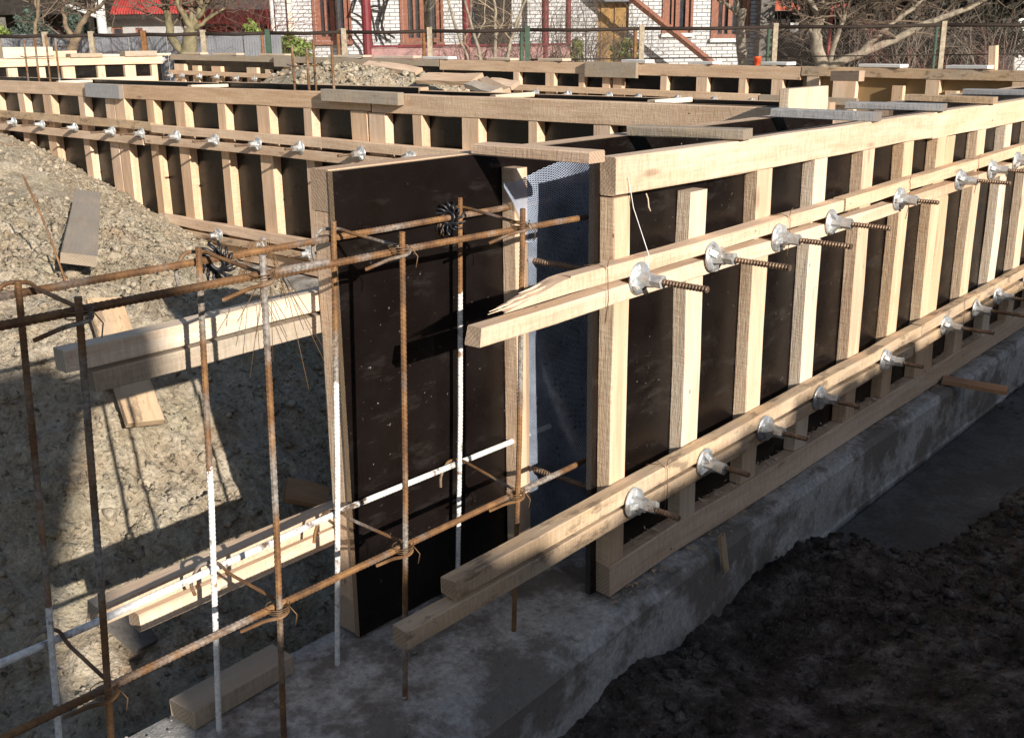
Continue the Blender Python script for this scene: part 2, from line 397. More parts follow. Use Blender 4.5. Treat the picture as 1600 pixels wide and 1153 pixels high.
def plyboard(name, x0, x1, y0, y1, z0, z1, thin, parent, face=PLY, edge=PLYEDGE):
    me = boxme(x0, x1, y0, y1, z0, z1); me.materials.append(face); me.materials.append(edge)
    for p in me.polygons:
        if abs(p.normal[thin]) < .5: p.material_index = 1
    o = bpy.data.objects.new(name, me); COL.objects.link(o); o.parent = parent; return o
def ordinal(i): return ['first', 'second', 'third', 'fourth', 'fifth', 'sixth', 'seventh', 'eighth', 'ninth', 'tenth', 'eleventh', 'twelfth', 'thirteenth', 'fourteenth'][i]

# ------------------------------------------------------------------ terrain height
def hash2(ix, iy, k):
    h = (ix.astype(np.int64)*374761393+iy.astype(np.int64)*668265263+k*974634777) & 0x7fffffff
    h = ((h ^ (h >> 13))*1274126177) & 0x7fffffff
    return ((h ^ (h >> 16)) & 0xffffff)/float(0xffffff)
def vnoise(x, y, k):
    ix = np.floor(x).astype(np.int64); iy = np.floor(y).astype(np.int64); fx = x-ix; fy = y-iy
    fx = fx*fx*(3-2*fx); fy = fy*fy*(3-2*fy)
    a = hash2(ix, iy, k); b = hash2(ix+1, iy, k); cc = hash2(ix, iy+1, k); d = hash2(ix+1, iy+1, k)
    return (a+(b-a)*fx)*(1-fy)+(cc+(d-cc)*fx)*fy
def fbm(x, y, k, o=4): return sum(vnoise(x*2**i, y*2**i, k+i)*.5**i for i in range(o))/(2-2*.5**o)
def clods(x, y, cell, k):
    """heaped lumps: the highest of domes seeded in the cells around"""
    gx, gy = x/cell, y/cell; ix = np.floor(gx); iy = np.floor(gy); best = np.zeros_like(x)
    for dx in (-1, 0, 1):
        for dy in (-1, 0, 1):
            jx, jy = ix+dx, iy+dy; px = jx+hash2(jx, jy, k); py = jy+hash2(jx, jy, k+1); r = .35+.75*hash2(jx, jy, k+2)
            d2 = ((gx-px)**2+(gy-py)**2)/r**2
            best = np.maximum(best, np.maximum(0, 1-d2**.62)*r*(.4+.6*hash2(jx, jy, k+3)))
    return best*cell
def sstep(a, b, t): t = np.clip((t-a)/(b-a), 0, 1); return t*t*(3-2*t)
def smin(a, b, k=.12): h = np.clip(.5+.5*(b-a)/k, 0, 1); return b*(1-h)+a*h-k*h*(1-h)
def smax(a, b, k=.12): return -smin(-a, -b, k)
def base(x, y):
    x = np.asarray(x, float); y = np.asarray(y, float)
    A = smax(.05+.78*(y-2.9), np.full_like(y, -.30), .25)
    B = smax((.78-.2*(10.2-y))+.55*(4.15-x), np.full_like(y, -.15), .15)
    left = smin(smin(A, B), .64+.035*(y-3.6), .2)
    # outside the wall, where the camera stands
    R = -.27+.27*sstep(1.35, -.2, y)+.03*np.sin(x*2.1+y)
    R = R+.03-.22*sstep(3.25, 3.8, x)*sstep(1.04, 1.31, y)
    R = R+.09*sstep(2.9, 1.9, x)*sstep(.9, 1.35, y)
    # inside the building, behind the cross wall
    inn = .50+0*x
    mound = 1.0*np.exp(-(((x-6.45)/1.0)**2+((y-7.9)/2.0)**2)**1.5)
    inn = inn+mound*.84
    far = .30+0*x
    z = np.where(y < 1.78, R, left)
    z = np.where((x > 4.45) & (y > 1.9), inn*sstep(4.7, 5.0, x)+(-.1)*(1-sstep(4.7, 5.0, x)), z)
    z = np.where((x > 9.4) | (y > 16.2), far, z)
    k = np.hypot(x-4, y-6); z = np.where((x > 4.45) & (y <= 1.9), R*0-.3, z)
    return z*np.clip(1-(k-40)/40, 0, 1)+.30*np.clip((k-40)/40, 0, 1)
def smask(x, y): return np.clip(3.2*fbm(x*1.3, y*1.3, 77, 4)-1.05, .10, 1.35)
def height(x, y):
    z = base(x, y); soil = 1.+0*z
    amp = np.where(y < 1.95, .9, 1.)*np.where((x > 9.4) | (y > 16.2), .3, 1.)
    n = (fbm(x*1.6, y*1.6, 3)-.5)*.16+(fbm(x*6, y*6, 9)-.5)*.06
    wx = x+.09*(fbm(x*14, y*14, 51, 3)-.5)+.06*(vnoise(x*45, y*45, 5)-.5); wy = y+.09*(fbm(x*14, y*14, 57, 3)-.5)+.06*(vnoise(x*45, y*45, 6)-.5)
    cl = clods(wx, wy, .19, 20)*.30+clods(wx, wy, .060, 30)*.42+clods(wx, wy, .030, 40)*.75+(fbm(x*26, y*26, 61, 3)-.5)*.05-.02*np.abs(fbm(x*5, y*5, 63, 3)-.5)**.5
    msk = smask(x, y)
    z = z+amp*(n+cl*msk)-.03
    # keep the earth under the footing and inside the wall
    inf = (y > 1.52) & (y < 2.04) & (x < 9); z = np.where(inf, np.minimum(z, -.35), z)
    z = np.where((y <= 2.10) & (y >= 2.04), np.minimum(z, -.12), z)
    z = np.where((y > 1.49) & (y <= 1.52), np.minimum(z, -.2), z)
    z = np.where((x > 4.12) & (x < 4.85) & (y > 1.9) & (y < 13), np.minimum(z, np.maximum(base(np.full_like(x, 4.1), y), -.1)), z)
    return z
def hit(px, py, lo=1.2, hi=30.):
    r = ray(px, py); t = np.linspace(lo, hi, 6000); P = CAM+r[None]*t[:, None]
    i = int(np.argmax(P[:, 2] < base(P[:, 0], P[:, 1])+.015)); return P[i]

# ================================================================== SETTING
def lines(*segs):
    out = [np.arange(a, b, st) for a, b, st in segs]; return np.unique(np.round(np.concatenate(out), 4))
gx = lines((-400, -40, 40), (-40, -6, 4), (-6, .4, .4), (.4, 3.7, .0130), (3.7, 4.9, .02), (4.9, 6.6, .035), (6.6, 9.4, .06), (9.4, 30, 1.2), (30, 80, 5), (80, 401, 40))
gy = lines((-400, -40, 40), (-40, -6, 4), (-6, .1, .3), (.1, 1.3, .03), (1.3, 2.05, .03), (2.05, 5.2, .0130), (5.2, 5.6, .025), (5.6, 11., .035), (11., 16.5, .1), (16.5, 30, 1.2), (30, 80, 5), (80, 401, 40))
GX, GY = np.meshgrid(gx, gy, indexing='xy'); GZ = height(GX, GY)
nx, ny = len(gx), len(gy); idx = np.arange(nx*ny).reshape(ny, nx)
fc = np.stack([idx[:-1, :-1], idx[:-1, 1:], idx[1:, 1:], idx[1:, :-1]], -1).reshape(-1, 4)
g = link('ground', npmesh(np.column_stack([GX.ravel(), GY.ravel(), GZ.ravel()]), fc, True), SOIL); g['kind'] = 'structure'

# loose clods and crumbs lying on the earth
def lump_batch(P, R, name, mat, flat=.75):
    t = (1+5**.5)/2
    iv = np.array([(-1, t, 0), (1, t, 0), (-1, -t, 0), (1, -t, 0), (0, -1, t), (0, 1, t), (0, -1, -t), (0, 1, -t), (t, 0, -1), (t, 0, 1), (-t, 0, -1), (-t, 0, 1)])/math.hypot(1, t)
    fi = np.array([(0, 11, 5), (0, 5, 1), (0, 1, 7), (0, 7, 10), (0, 10, 11), (1, 5, 9), (5, 11, 4), (11, 10, 2), (10, 7, 6), (7, 1, 8), (3, 9, 4), (3, 4, 2), (3, 2, 6), (3, 6, 8), (3, 8, 9), (4, 9, 5), (2, 4, 11), (6, 2, 10), (8, 6, 7), (9, 8, 1)])
    n = len(P); V = iv[None]*rng.uniform(.45, 1.35, (n, 12, 1))*R[:, None, None]*rng.uniform(.65, 1.3, (n, 1, 3)); V[:, :, 2] *= flat
    a = rng.uniform(0, 6.283, n); ca, sa = np.cos(a)[:, None], np.sin(a)[:, None]
    V = np.stack([V[..., 0]*ca-V[..., 1]*sa, V[..., 0]*sa+V[..., 1]*ca, V[..., 2]], -1)+P[:, None]
    o = link(name, npmesh(V.reshape(-1, 3), (fi[None]+12*np.arange(n)[:, None, None]).reshape(-1, 3)), mat); return o
def scatter(n, x0, x1, y0, y1, rmin, rmax, p=2.4, keep=None):
    x = rng.uniform(x0, x1, n); y = rng.uniform(y0, y1, n)
    k = rng.uniform(0, 1.1, n) < smask(x, y)+.08; x, y = x[k], y[k]
    r = rmin*(1-rng.uniform(0, 1, len(x)))**(-1/p); r = np.minimum(r, rmax)
    return np.column_stack([x, y, height(x, y)+r*.25]), r
parts_ = [scatter(34000, .6, 4.1, 2.12, 5.2, .0032, .026, 2.2), scatter(34000, 1.5, 4.1, 5., 11., .0045, .026, 2.4), scatter(6000, 5.2, 7.6, 5.4, 10.4, .012, .05),
          scatter(30000, 1.2, 6.5, -.1, 1.46, .0035, .03, 2.1)]
o = lump_batch(np.concatenate([a for a, b in parts_]), np.concatenate([b for a, b in parts_]), 'soil_clods', SOIL)
tag(o, 'loose clay clods and crumbs strewn over the excavated earth', 'soil', kind='stuff')

# footing: a worn concrete strip, top rounded and uneven
def footing():
    xs = np.arange(-1.2, 9.01, .05); prof = []
    for x in xs:
        e = .005*math.sin(x*2.1)+.004*math.sin(x*6.7+1)+.0015*rng.normal(); wob = .025*max(0, 1-max(0, x-1.6)/.9)
        y0 = 1.497+e*.6-wob*1.2
        prof.append([(y0, -.60), (y0, -.27), (y0-.004, -.262), (y0+.003, -.25), (y0+.002, -.03-wob), (y0+.018+wob, -.004-wob*.3), (1.60, rng.normal(0, .003)), (1.72, rng.normal(0, .003)), (1.85, rng.normal(0, .003)), (1.97, rng.normal(0, .003)), (2.045+e*.4, -.006), (2.062+e*.5, -.03), (2.062+e*.5, -.60)])
    V = [(x, a, b-.004) for x, pr in zip(xs, prof) for a, b in pr]; k = len(prof[0]); f = []
    for i in range(len(xs)-1):
        for j in range(k-1): f.append((i*k+j, (i+1)*k+j, (i+1)*k+j+1, i*k+j+1))
    f.append(tuple(range(k))[::-1]); f.append(tuple(range((len(xs)-1)*k, len(xs)*k)))
    return mesh(V, f, False)
o = link('concrete_footing', footing(), CONC); tag(o, 'grey concrete footing strip under the near formwork and rebar cage', 'footing')
mb = MB().box(4.10, 4.90, 2.075, 13., -.6, -.012)
o = link('concrete_footing', mb.me(), CONC); tag(o, 'concrete footing strip under the cross wall formwork with the plated tie rods', 'footing')
o = link('concrete_pad', MB().box(3.25, 9., .75, 1.478, -.62, -.272).me(), PADM); tag(o, 'dark flat concrete pad below the outer face of the footing', 'pad')

# ================================================================== FORMWORK
def panel(label, loc, rotz, ply, z0, z1, depth, rails, studs, edge=PLYEDGE, face=PLY, group=None, plyz=None):
    t = thing('formwork_panel', label, 'formwork', loc, (0, 0, rotz), group)
    plyboard('plywood_sheet', ply[0], ply[1], depth, depth+.018, plyz[0] if plyz else z0, plyz[1] if plyz else z1, 1, t, face, edge)
    for nm, x0, x1, a, b, m in rails:
        timber(nm, (x0, depth/2, (a+b)/2), (x1, depth/2, (a+b)/2), depth, b-a, m, t)
    for x0, x1, a, b, m in studs:
        timber('stud', ((x0+x1)/2, depth/2+.001, a+.0015), ((x0+x1)/2, depth/2+.001, b-.0015), x1-x0, depth-.002, m, t, upv=(0, -1, 0), n=4)
    return t
ST = .10; RT = 1.152
# near wall, outer side (faces the camera and the sun)
panel('near plywood formwork panel with pale studs beside the mesh opening', (0, 1.567, 0), 0, (2.112, 4.465), .002, 1.25, .05,
      [('top_rail', 2.135, 4.297, RT, 1.25, PINE), ('bottom_rail', 2.135, 4.50, .003, .098, PINE2)],
      [(2.135, 2.207, ST, RT, PINE), (2.50, 2.588, ST, 1.128, PINE3), (2.879, 2.972, ST, RT, PINE), (3.262, 3.354, ST, RT, PINE3), (3.651, 3.748, ST, RT, PINE2), (4.022, 4.115, ST, RT, PINE), (4.372, 4.465, ST, RT, PINE)], edge=PLYEDGED)
panel('far plywood formwork panel at the right edge with knotty top rail', (0, 1.567, 0), 0, (4.468, 6.95), .002, 1.25, .05,
      [('top_rail', 4.303, 6.95, 1.142, 1.248, PINE3), ('bottom_rail', 4.506, 6.95, .003, .10, PINE2)],
      [(4.469, 4.566, ST, 1.142, PINE), (4.853, 4.955, ST, 1.142, PINE), (5.237, 5.335, ST, 1.142, PINE3), (5.62, 5.72, ST, 1.142, PINE), (6.01, 6.10, ST, 1.142, PINE), (6.40, 6.5, ST, 1.142, PINE), (6.84, 6.94, ST, 1.142, PINE)], edge=PLYEDGED)
# near wall, inner side (dark film face seen through the cage)
panel('dark film faced panel standing behind the rebar cage', (0, 2.04, 0), math.pi, (-4.19, -1.53), .002, 1.25, .072,
      [('top_rail', -4.19, -1.533, 1.15, 1.25, PINE2), ('bottom_rail', -4.19, -1.533, .003, .10, PINE2)],
      [(-x-.05, -x+.05, ST, 1.15, PINE2) for x in (1.584, 1.98, 2.38, 2.78, 3.18, 3.58, 3.98)])
panel('inner panel beyond the cross wall with its top edge showing', (0, 2.04, 0), math.pi, (-7.2, -4.82), .002, 1.25, .072,
      [('top_rail', -7.2, -4.82, 1.15, 1.25, PINE2)], [(-x-.05, -x+.05, ST, 1.15, PINE2) for x in (4.9, 5.4, 5.9, 6.4, 6.9)])

def waler(label, p0, p1, mat, w=.048, h=.044, brk0=0., jit=.002):
    o = timber('waler_timber', p0, p1, w, h, mat, n=max(4, int((p1[0]-p0[0])/.25)), jit=jit*.6, brk0=brk0, bev=.0025)
    tag(o, label, 'timber', 'waler timbers clamped by the tie rods'); return o
yw = 1.567-.0255
waler('upper waler on near wall with splintered broken end, top of the pair', (1.645, yw, .970), (3.400, yw, .982), PINE2, h=.042, brk0=.26)
_w = bpy.data.objects[[o.name for o in COL.objects if o.get('label', '').startswith('upper waler on near wall with splintered')][0]]
for i, (x0, x1, dy, dz) in enumerate(((-.03, .24, -.010, -.012), (-.005, .20, .012, -.014), (.03, .26, -.016, -.004), (.05, .27, .006, -.002), (.09, .29, -.004, .006), (.10, .30, .016, .008))):
    link('splinter', MB().tube([(x0, dy*.9, dz-.004), (x0+(x1-x0)*.4, dy, dz+.001), (x1, dy*.8, dz)], [.0008, .0040, .0055], 5).me(), PINE3, _w)
waler('upper waler with ragged snapped end, lower of the pair on near wall', (1.572, yw, .909), (3.98, yw, .922), PINE, h=.044, brk0=.010)
waler('upper waler starting past the knot joint on near wall, top of the pair', (3.405, yw-.004, .986), (6.9, yw, 1.042), PINE, h=.044)
waler('upper waler under the right hand top one, lower of its pair', (3.99, yw, .927), (6.9, yw, .972), PINE2, h=.044)
waler('lower waler reaching toward camera with dirty top, top of the pair', (1.476, yw, .326), (4.255, yw, .349), PINED, h=.046)
waler('lower waler longest toward camera with square grey end, bottom of the pair', (1.322, yw, .268), (4.19, yw, .284), PINED, h=.046)
waler('lower waler at the right on near wall, top of the pair', (4.265, yw, .352), (6.9, yw, .372), PINED, h=.046)
waler('lower waler at the right on near wall, bottom of the pair', (4.20, yw, .287), (6.9, yw, .306), PINED, h=.046)
yi = 2.04+.0275
waler('fresh white planed waler jutting left from dark panel, upper pair top', (.885, yi, .914), (4.0, yi, .932), PINE3, w=.052, h=.050)
waler('grey weathered waler jutting left from dark panel, upper pair bottom', (.940, yi, .856), (4.0, yi, .872), PINEG, w=.052, h=.046)
waler('pale waler behind white rebar, lower pair top', (.880, yi, .322), (4.0, yi, .330), PINE, w=.052, h=.048)
waler('pale waler behind white rebar, lower pair bottom', (.972, yi, .266), (4.0, yi, .272), PINE, w=.052, h=.046)

# tie rods with plate nuts
def threaded(r, y0, y1, pitch=.0095, k=8, per=4):
    n = int((y1-y0)/pitch*per); ys = np.linspace(y0, y1, n+1); ph = (ys/pitch) % 1
    rad = r*(1+.13*np.where(ph < .5, 1, -1)); return sweep(np.column_stack([0*ys, ys, 0*ys]), rad, k)
def hexa(mb, y0, y1, r0, r1, k=6, tw=0.):
    a = [tw+i*2*math.pi/k for i in range(k)]
    mb.add([(r0*c(t), y0, r0*s(t)) for t in a]+[(r1*c(t), y1, r1*s(t)) for t in a],
           [tuple(range(k)), tuple(range(k, 2*k))[::-1]]+[(i, k+i, k+(i+1) % k, (i+1) % k) for i in range(k)])
def tie_meshes(y0, y1):
    v, f = threaded(.0082, y0, y1); rod = mesh(v, f)
    pl = MB(); k = 24; rings = [(.043, 0.), (.045, -.003), (.043, -.006), (.036, -.010), (.024, -.012)]
    V = [(r*c(i*2*math.pi/k), y, r*s(i*2*math.pi/k)) for r, y in rings for i in range(k)]
    Fc = [tuple(range(k)), tuple(range(4*k, 5*k))[::-1]]+[(a*k+i, (a+1)*k+i, (a+1)*k+(i+1) % k, a*k+(i+1) % k) for a in range(4) for i in range(k)]
    pl.add(V, Fc)
    nu = MB(); hexa(nu, -.044, -.0115, .0205, .0235, 6); hexa(nu, -.076, -.0445, .0185, .0185, 6, .3)
    for a in (.9, 2.99, 5.1):                                     # the three cast ribs
        d = np.array([c(a), s(a)]); n2 = np.array([-d[1], d[0]])*.008; q = []
        for (r, y) in ((.018, -.030), (.041, -.017), (.041, -.0085), (.018, -.0085)):
            for sg in (1, -1): q.append((d[0]*r+n2[0]*sg, y, d[1]*r+n2[1]*sg))
        nu.add(q, [(0, 2, 4, 6), (7, 5, 3, 1), (0, 1, 3, 2), (2, 3, 5, 4), (4, 5, 7, 6), (6, 7, 1, 0)])
    return rod, pl.me(True), nu.me()
def mk_tie(lengths):
    rod, pl, nu = tie_meshes(*lengths)
    for me, m in ((rod, RODM), (pl, ZINC), (nu, ZINC)): me.materials.append(m)
    return rod, pl, nu
def place_tie(ms, label, loc, rotz, group, spin):
    t = thing('tie_rod', label, 'tie rod', loc, (0, 0, rotz), group)
    for nm, me in zip(('threaded_rod', 'washer_plate', 'wing_nut'), ms):
        o = bpy.data.objects.new(nm, me); COL.objects.link(o); o.parent = t
        if nm != 'threaded_rod': o.rotation_euler = (random.uniform(-.09, .09), spin, random.uniform(-.09, .09))
    return t
T_long, T_mid, T_short = mk_tie((-.245, .62)), mk_tie((-.21, .62)), mk_tie((-.155, .62))
random.seed(3)
nearU = [(2.105, 1), (2.455, 0), (2.83, 0), (3.19, 1), (3.74, 2), (4.36, 1), (4.745, 2), (5.09, 2), (5.47, 1), (5.9, 1)]
for i, (x, k) in enumerate(nearU):
    z = .9415 if x < 3.41 else .949+.0142*(x-3.41)
    place_tie((T_long, T_mid, T_short)[k], f'tie rod and plated wing nut on near wall, upper row, {ordinal(i)} from the splintered end', (x*1.0335, 1.517, z), 0, 'tie rods of the near wall', random.uniform(0, 6))
nearL = [(2.10, 2), (2.46, 2), (2.815, 2), (3.195, 2), (3.755, 2), (4.385, 1), (4.75, 0), (5.05, 1), (5.5, 1), (5.95, 1)]
for i, (x, k) in enumerate(nearL):
    z = .3035+.0065*(x-2.1)
    place_tie((T_long, T_mid, T_short)[k], f'tie rod and plated wing nut on near wall, lower row, {ordinal(i)} from the camera end', (x*1.0335, 1.517, z), 0, 'tie rods of the near wall', random.uniform(0, 6))

# ---- cross wall (faces the camera from across the excavation)
def midx(*a): return [(-y1, -y0, z0, z1, m) for (y0, y1, z0, z1, m) in a]
RM = 1.143; MS = .10
MR = -math.pi/2
panel('cross wall formwork panel farthest left behind the earth bank', (4.25, 0, 0), MR, (-11.4, -8.225), .002, 1.25, .07,
      [('top_rail', -11.4, -8.06, RM, 1.25, PINE2), ('bottom_rail', -11.4, -8.23, .003, .10, PINE2)],
      midx((9.92, 10.05, MS, RM, PINE2), (9.37, 9.53, MS, RM, PINE2), (8.74, 8.85, MS, RM, PINE2), (8.23, 8.38, MS, RM, PINE2), (10.5, 10.62, MS, RM, PINE2), (11.05, 11.2, MS, RM, PINE2)))
panel('middle cross wall formwork panel above the earth bank', (4.25, 0, 0), MR, (-8.22, -5.03), .002, 1.25, .07,
      [('top_rail', -8.05, -5.0, RM, 1.25, PINE2), ('bottom_rail', -8.22, -5.04, .003, .10, PINE2)],
      midx((8.06, 8.215, MS, RM, PINE2), (7.6, 7.71, MS, RM, PINE2), (7.15, 7.29, MS, RM, PINE2), (6.61, 6.71, MS, RM, PINE2), (6.07, 6.22, MS, RM, PINE2), (5.6, 5.69, MS, RM, PINE2), (5.04, 5.20, MS, RM, PINE2)))
panel('nearest cross wall formwork panel meeting the near wall', (4.25, 0, 0), MR, (-5.025, -2.10), .002, 1.25, .07,
      [('top_rail', -4.99, -2.10, 1.135, 1.25, PINE2), ('bottom_rail', -5.02, -2.10, .003, .10, PINE2)],
      midx((4.87, 5.025, MS, 1.135, PINE2), (4.545, 4.625, MS, 1.135, PINE2), (4.08, 4.215, MS, 1.135, PINE2), (3.645, 3.71, MS, 1.135, PINE2), (3.16, 3.27, MS, 1.135, PINE2), (2.66, 2.75, MS, 1.135, PINE2), (2.22, 2.3, MS, 1.135, PINE2)))
for (a, b, zz, lab) in ((2.2, 4.99, 1.25, 'dark far side panel of the cross wall nearest the near wall'), (5.0, 7.3, 1.27, 'dark far side panel of the cross wall beside the soil mound'), (7.31, 11.4, 1.262, 'dark far side panel of the cross wall at the left')):
    panel(lab, (4.748, 0, 0), math.pi/2, (a, b), .002, zz, .07, [('top_rail', a, b, zz-.1, zz, PINE2)], [(y, y+.1, .1, zz-.1, PINE2) for y in np.arange(a+.02, b-.1, .5)])
xm = 4.25-.0255
def mwaler(label, y0, y1, z0, z1, mat=PINE2, h=.062):
    o = timber('waler_timber', (xm, y0, z0), (xm, y1, z1), .05, h, mat, n=8, jit=.002); tag(o, label, 'timber', 'waler timbers clamped by the tie rods')
mwaler('upper waler of cross wall at the left, top of the pair', 7.60, 11.4, .942, .945, PINED, .066)
mwaler('upper waler of cross wall running to the dark panel, top of the pair', 3.3, 7.59, .924, .930)
mwaler('upper waler of cross wall at the left above the bank, bottom of the pair', 7.73, 11.4, .822, .825)
mwaler('upper waler of cross wall running to the dark panel, bottom of the pair', 3.3, 7.70, .842, .840)
mwaler('lower waler of cross wall just above the trench, top of the pair', 5.2, 7.6, .235, .222, PINE2, .07)
mwaler('lower waler of cross wall just above the trench, bottom of the pair', 5.2, 7.6, .148, .138, PINED, .05)
T_m = mk_tie((-.19, .42)); T_ms = mk_tie((-.13, .42)); 
mn = [10.6, 10.07, 9.48, 8.85, 8.20, 7.72, 7.20, 6.68, 6.15, 5.665, 5.045, 4.59, 4.1, 3.6]
for i, y in enumerate(mn):
    z = .888 if y < 7.8 else .8815
    place_tie(T_m if i % 3 else T_ms, f'tie rod with plate nut on cross wall upper row, {ordinal(i)} from the left', (4.199, y, z), MR, 'tie rods of the cross wall', random.uniform(0, 6))
for i, y in enumerate((6.75, 6.18, 5.64)):
    place_tie(T_m, f'tie rod on cross wall lower row by trench, {ordinal(i)} from the bank', (4.199, y, .184), MR, 'tie rods of the cross wall', random.uniform(0, 6))
def board(name, label, p0, p1, w, h, mat, cat='board', group=None, upv=(0, 0, 1), **k):
    o = timber(name, p0, p1, w, h, mat, upv=upv, **k); return tag(o, label, cat, group)
xs_ = 4.25-.021
board('splice_board', 'short concrete grey board nailed over the cross wall rail', (xs_, 8.05, 1.197), (xs_, 8.62, 1.20), .038, .11, CONCW)
board('splice_board', 'long grey board fixed over the cross wall rail with ragged lower edge', (xs_-.006, 4.69, 1.226), (xs_-.006, 5.42, 1.232), .05, .075, PINEG)
for i, (y, ) in enumerate(((9.4,), (7.2,), (4.05,), (2.98,))):
    board('spacer_board', f'pale spacer laid across the cross wall top, {ordinal(i)} from the left', (4.343, y, 1.249), (4.652, y-.02, 1.249), .05, .024, PINE3, 'board', 'spacers across the cross wall')
# spacers across the near wall
sp = [('tan spacer board over the mesh end of near wall', 2.035, 0., PINE2, .03), ('spacer board with sawtooth right end and worn edge on near wall', 2.74, .03, PINEG, .03), ('concrete crusted spacer in front of the upright block', 3.68, .03, CONCW, .032),
      ('concrete crusted spacer right behind the upright block', 4.33, .03, CONCW, .03), ('clean grained spacer on near wall between crusted ones', 4.98, 0., PINED, .03), ('concrete crusted spacer nearest the right edge', 5.75, 0., CONCW, .03)]
for lab, x, dx, m, h in sp:
    board('spacer_board', lab, (x, 1.952, 1.252+h/2), (x+dx, 1.552, 1.252+h/2), .065, h, m, 'board', 'spacers across the near wall')
board('upright_block', 'short upright offcut of pale board standing at the wall corner', (4.15, 2.035+.03, 1.13), (4.15, 2.035+.03, 1.345), .36, .045, PINE3, upv=(0, -1, 0), n=3, jit=.002)

# stop post and expanded metal closing the wall end
board('stop_post', 'rough timber post on dark panel where the mesh is fastened', (2.146, 1.922, .003), (2.146, 1.922, 1.205), .054, .052, PINE2, 'post', upv=(0, -1, 0), n=4)
def lath():
    NU = 104; us = np.linspace(0, 1, NU); key = np.array([(2.147, 1.889), (2.180, 1.887), (2.205, 1.875), (2.24, 1.84), (2.275, 1.77), (2.262, 1.69), (2.225, 1.642)])
    tt = np.concatenate([[0], np.cumsum(np.linalg.norm(np.diff(key, axis=0), axis=1))]); tt /= tt[-1]
    px_ = np.interp(us, tt, key[:, 0]); py_ = np.interp(us, tt, key[:, 1])
    kr = np.ones(13)/13; px_ = np.convolve(np.pad(px_, 6, 'edge'), kr, 'valid'); py_ = np.convolve(np.pad(py_, 6, 'edge'), kr, 'valid')
    nz = 340; zs = np.linspace(.01, 1.222, nz)
    def P(i, j):
        i = np.clip(i, 0, NU-1); u = i; z = np.interp(j, np.arange(nz), zs)
        x = np.interp(u, np.arange(NU), px_); y = np.interp(u, np.arange(NU), py_); q = u/(NU-1.)
        w = np.sin(q*math.pi)
        x = x+w*(.016*np.abs(np.sin(z*9.+q*7+2*np.sin(q*5)))+.030*np.sin(z*3.1+q*5)*np.sin(q*6+z*2)+.020*np.sin(z*5.+q*4)+.012*np.sin(z*13+q*9)+.022*np.exp(-((z-.42)/.06)**2)*np.sin(q*9.))-.075*np.clip((z-1.0)/.2, 0, 1)**1.5*np.clip(1-q/.22, 0, 1)-.010*(z > 1.0)*np.clip(1-q/.3, 0, 1)
        y = y-.02*w*np.sin(z*7)+.012*np.clip((z-1.0)/.2, 0, 1)*np.clip(1-q/.22, 0, 1)-.008*np.clip(1-q/.25, 0, 1)
        zz = z-.05*np.maximum(0, (z-1.05)/.17)*np.exp(-((q-.05)/.14)**2)
        return np.stack([x, y, zz], -1)
    # diamonds: nodes on a staggered grid, each joined to its two upper neighbours by a thin ribbon
    I, J = np.meshgrid(np.arange(0, NU), np.arange(0, nz-1)); m = (I+J) % 2 == 0; I, J = I[m].astype(float), J[m].astype(float)
    V = []; 
    for d in (1, -1):
        k = (I+d >= 0) & (I+d <= NU-1)
        a = P(I[k], J[k]); b = P(I[k]+d, J[k]+1); wv = np.array([0, 0, .00095])
        tw = np.array([-.0010, -.0004, 0.])
        V.append(np.stack([a-wv, b-wv, b+wv+tw, a+wv+tw], 1))
    V = np.concatenate(V); n = len(V); return npmesh(V.reshape(-1, 3), np.arange(n*4).reshape(-1, 4))
o = link('expanded_metal_mesh', lath(), MESHM); tag(o, 'bluish expanded metal mesh closing the open end of near wall', 'mesh')

# ================================================================== REBAR CAGE
def ribbed(pts, r, pitch=.0105, k=8, per=3, amp=.085):
    P = np.asarray(pts, float); seg = np.linalg.norm(np.diff(P, axis=0), axis=1); L = np.concatenate([[0], np.cumsum(seg)])
    n = max(2, int(L[-1]/pitch*per)); t = np.linspace(0, L[-1], n+1); Q = np.stack([np.interp(t, L, P[:, i]) for i in range(3)], -1)
    if len(P) > 2:
        w = max(1, int(.02/(L[-1]/n))); kr = np.ones(2*w+1)/(2*w+1)
        Q = np.stack([np.convolve(np.pad(Q[:, i], w, 'edge'), kr, 'valid') for i in range(3)], -1)
    V, f = sweep(Q, r, k); V = V.reshape(n+1, k, 3); ang = np.arange(k)/k
    ph = (t[:, None]/pitch+2*ang[None]) % 1; m = 1+amp*np.where(ph < .4, 1, -.4)*np.where(np.isin(np.arange(k), (0, k//2)), 1.6*0+1, 1)
    V = Q[:, None]+(V-Q[:, None])*m[..., None]
    return mesh(V.reshape(-1, 3), f)
cage = thing('rebar_cage', 'rusty and white smeared rebar cage projecting from the open wall end', 'rebar cage', (0, 0, 0))
inner = [(.757, .705, .42), (1.130, 1.075, .62), (1.486, 1.428, .72), (1.905, 1.865, 1.0)]
outer = [(.755, .700, None), (1.123, 1.085, None), (1.483, 1.442, None), (1.881, 1.842, None)]
paint = [rebarmat(f'rebar_painted_{i}', z) for i, z in enumerate((.50, .64, .74, .90))]
for i, (xt, xb, zp) in enumerate(inner):
    xb0 = xb-(xt-xb)*.25
    link('vertical_bar', ribbed([(xb0, 1.905, -.05), ((xb0+xt)/2+.004, 1.90, .55), (xt, 1.90, (1.135, 1.14, 1.148, 1.155)[i])], .0067), paint[i], cage)
for i, (xt, xb, zp) in enumerate(outer):
    xb0 = xb-(xt-xb)*.25
    link('vertical_bar', ribbed([(xb0, 1.665, -.05), ((xb0+xt)/2+.003, 1.66, .55), (xt, 1.66, (1.142, 1.155, 1.15, 1.152)[i])], .0067), REBAR, cage)
REBARD = rebarmat('rebar_dull')
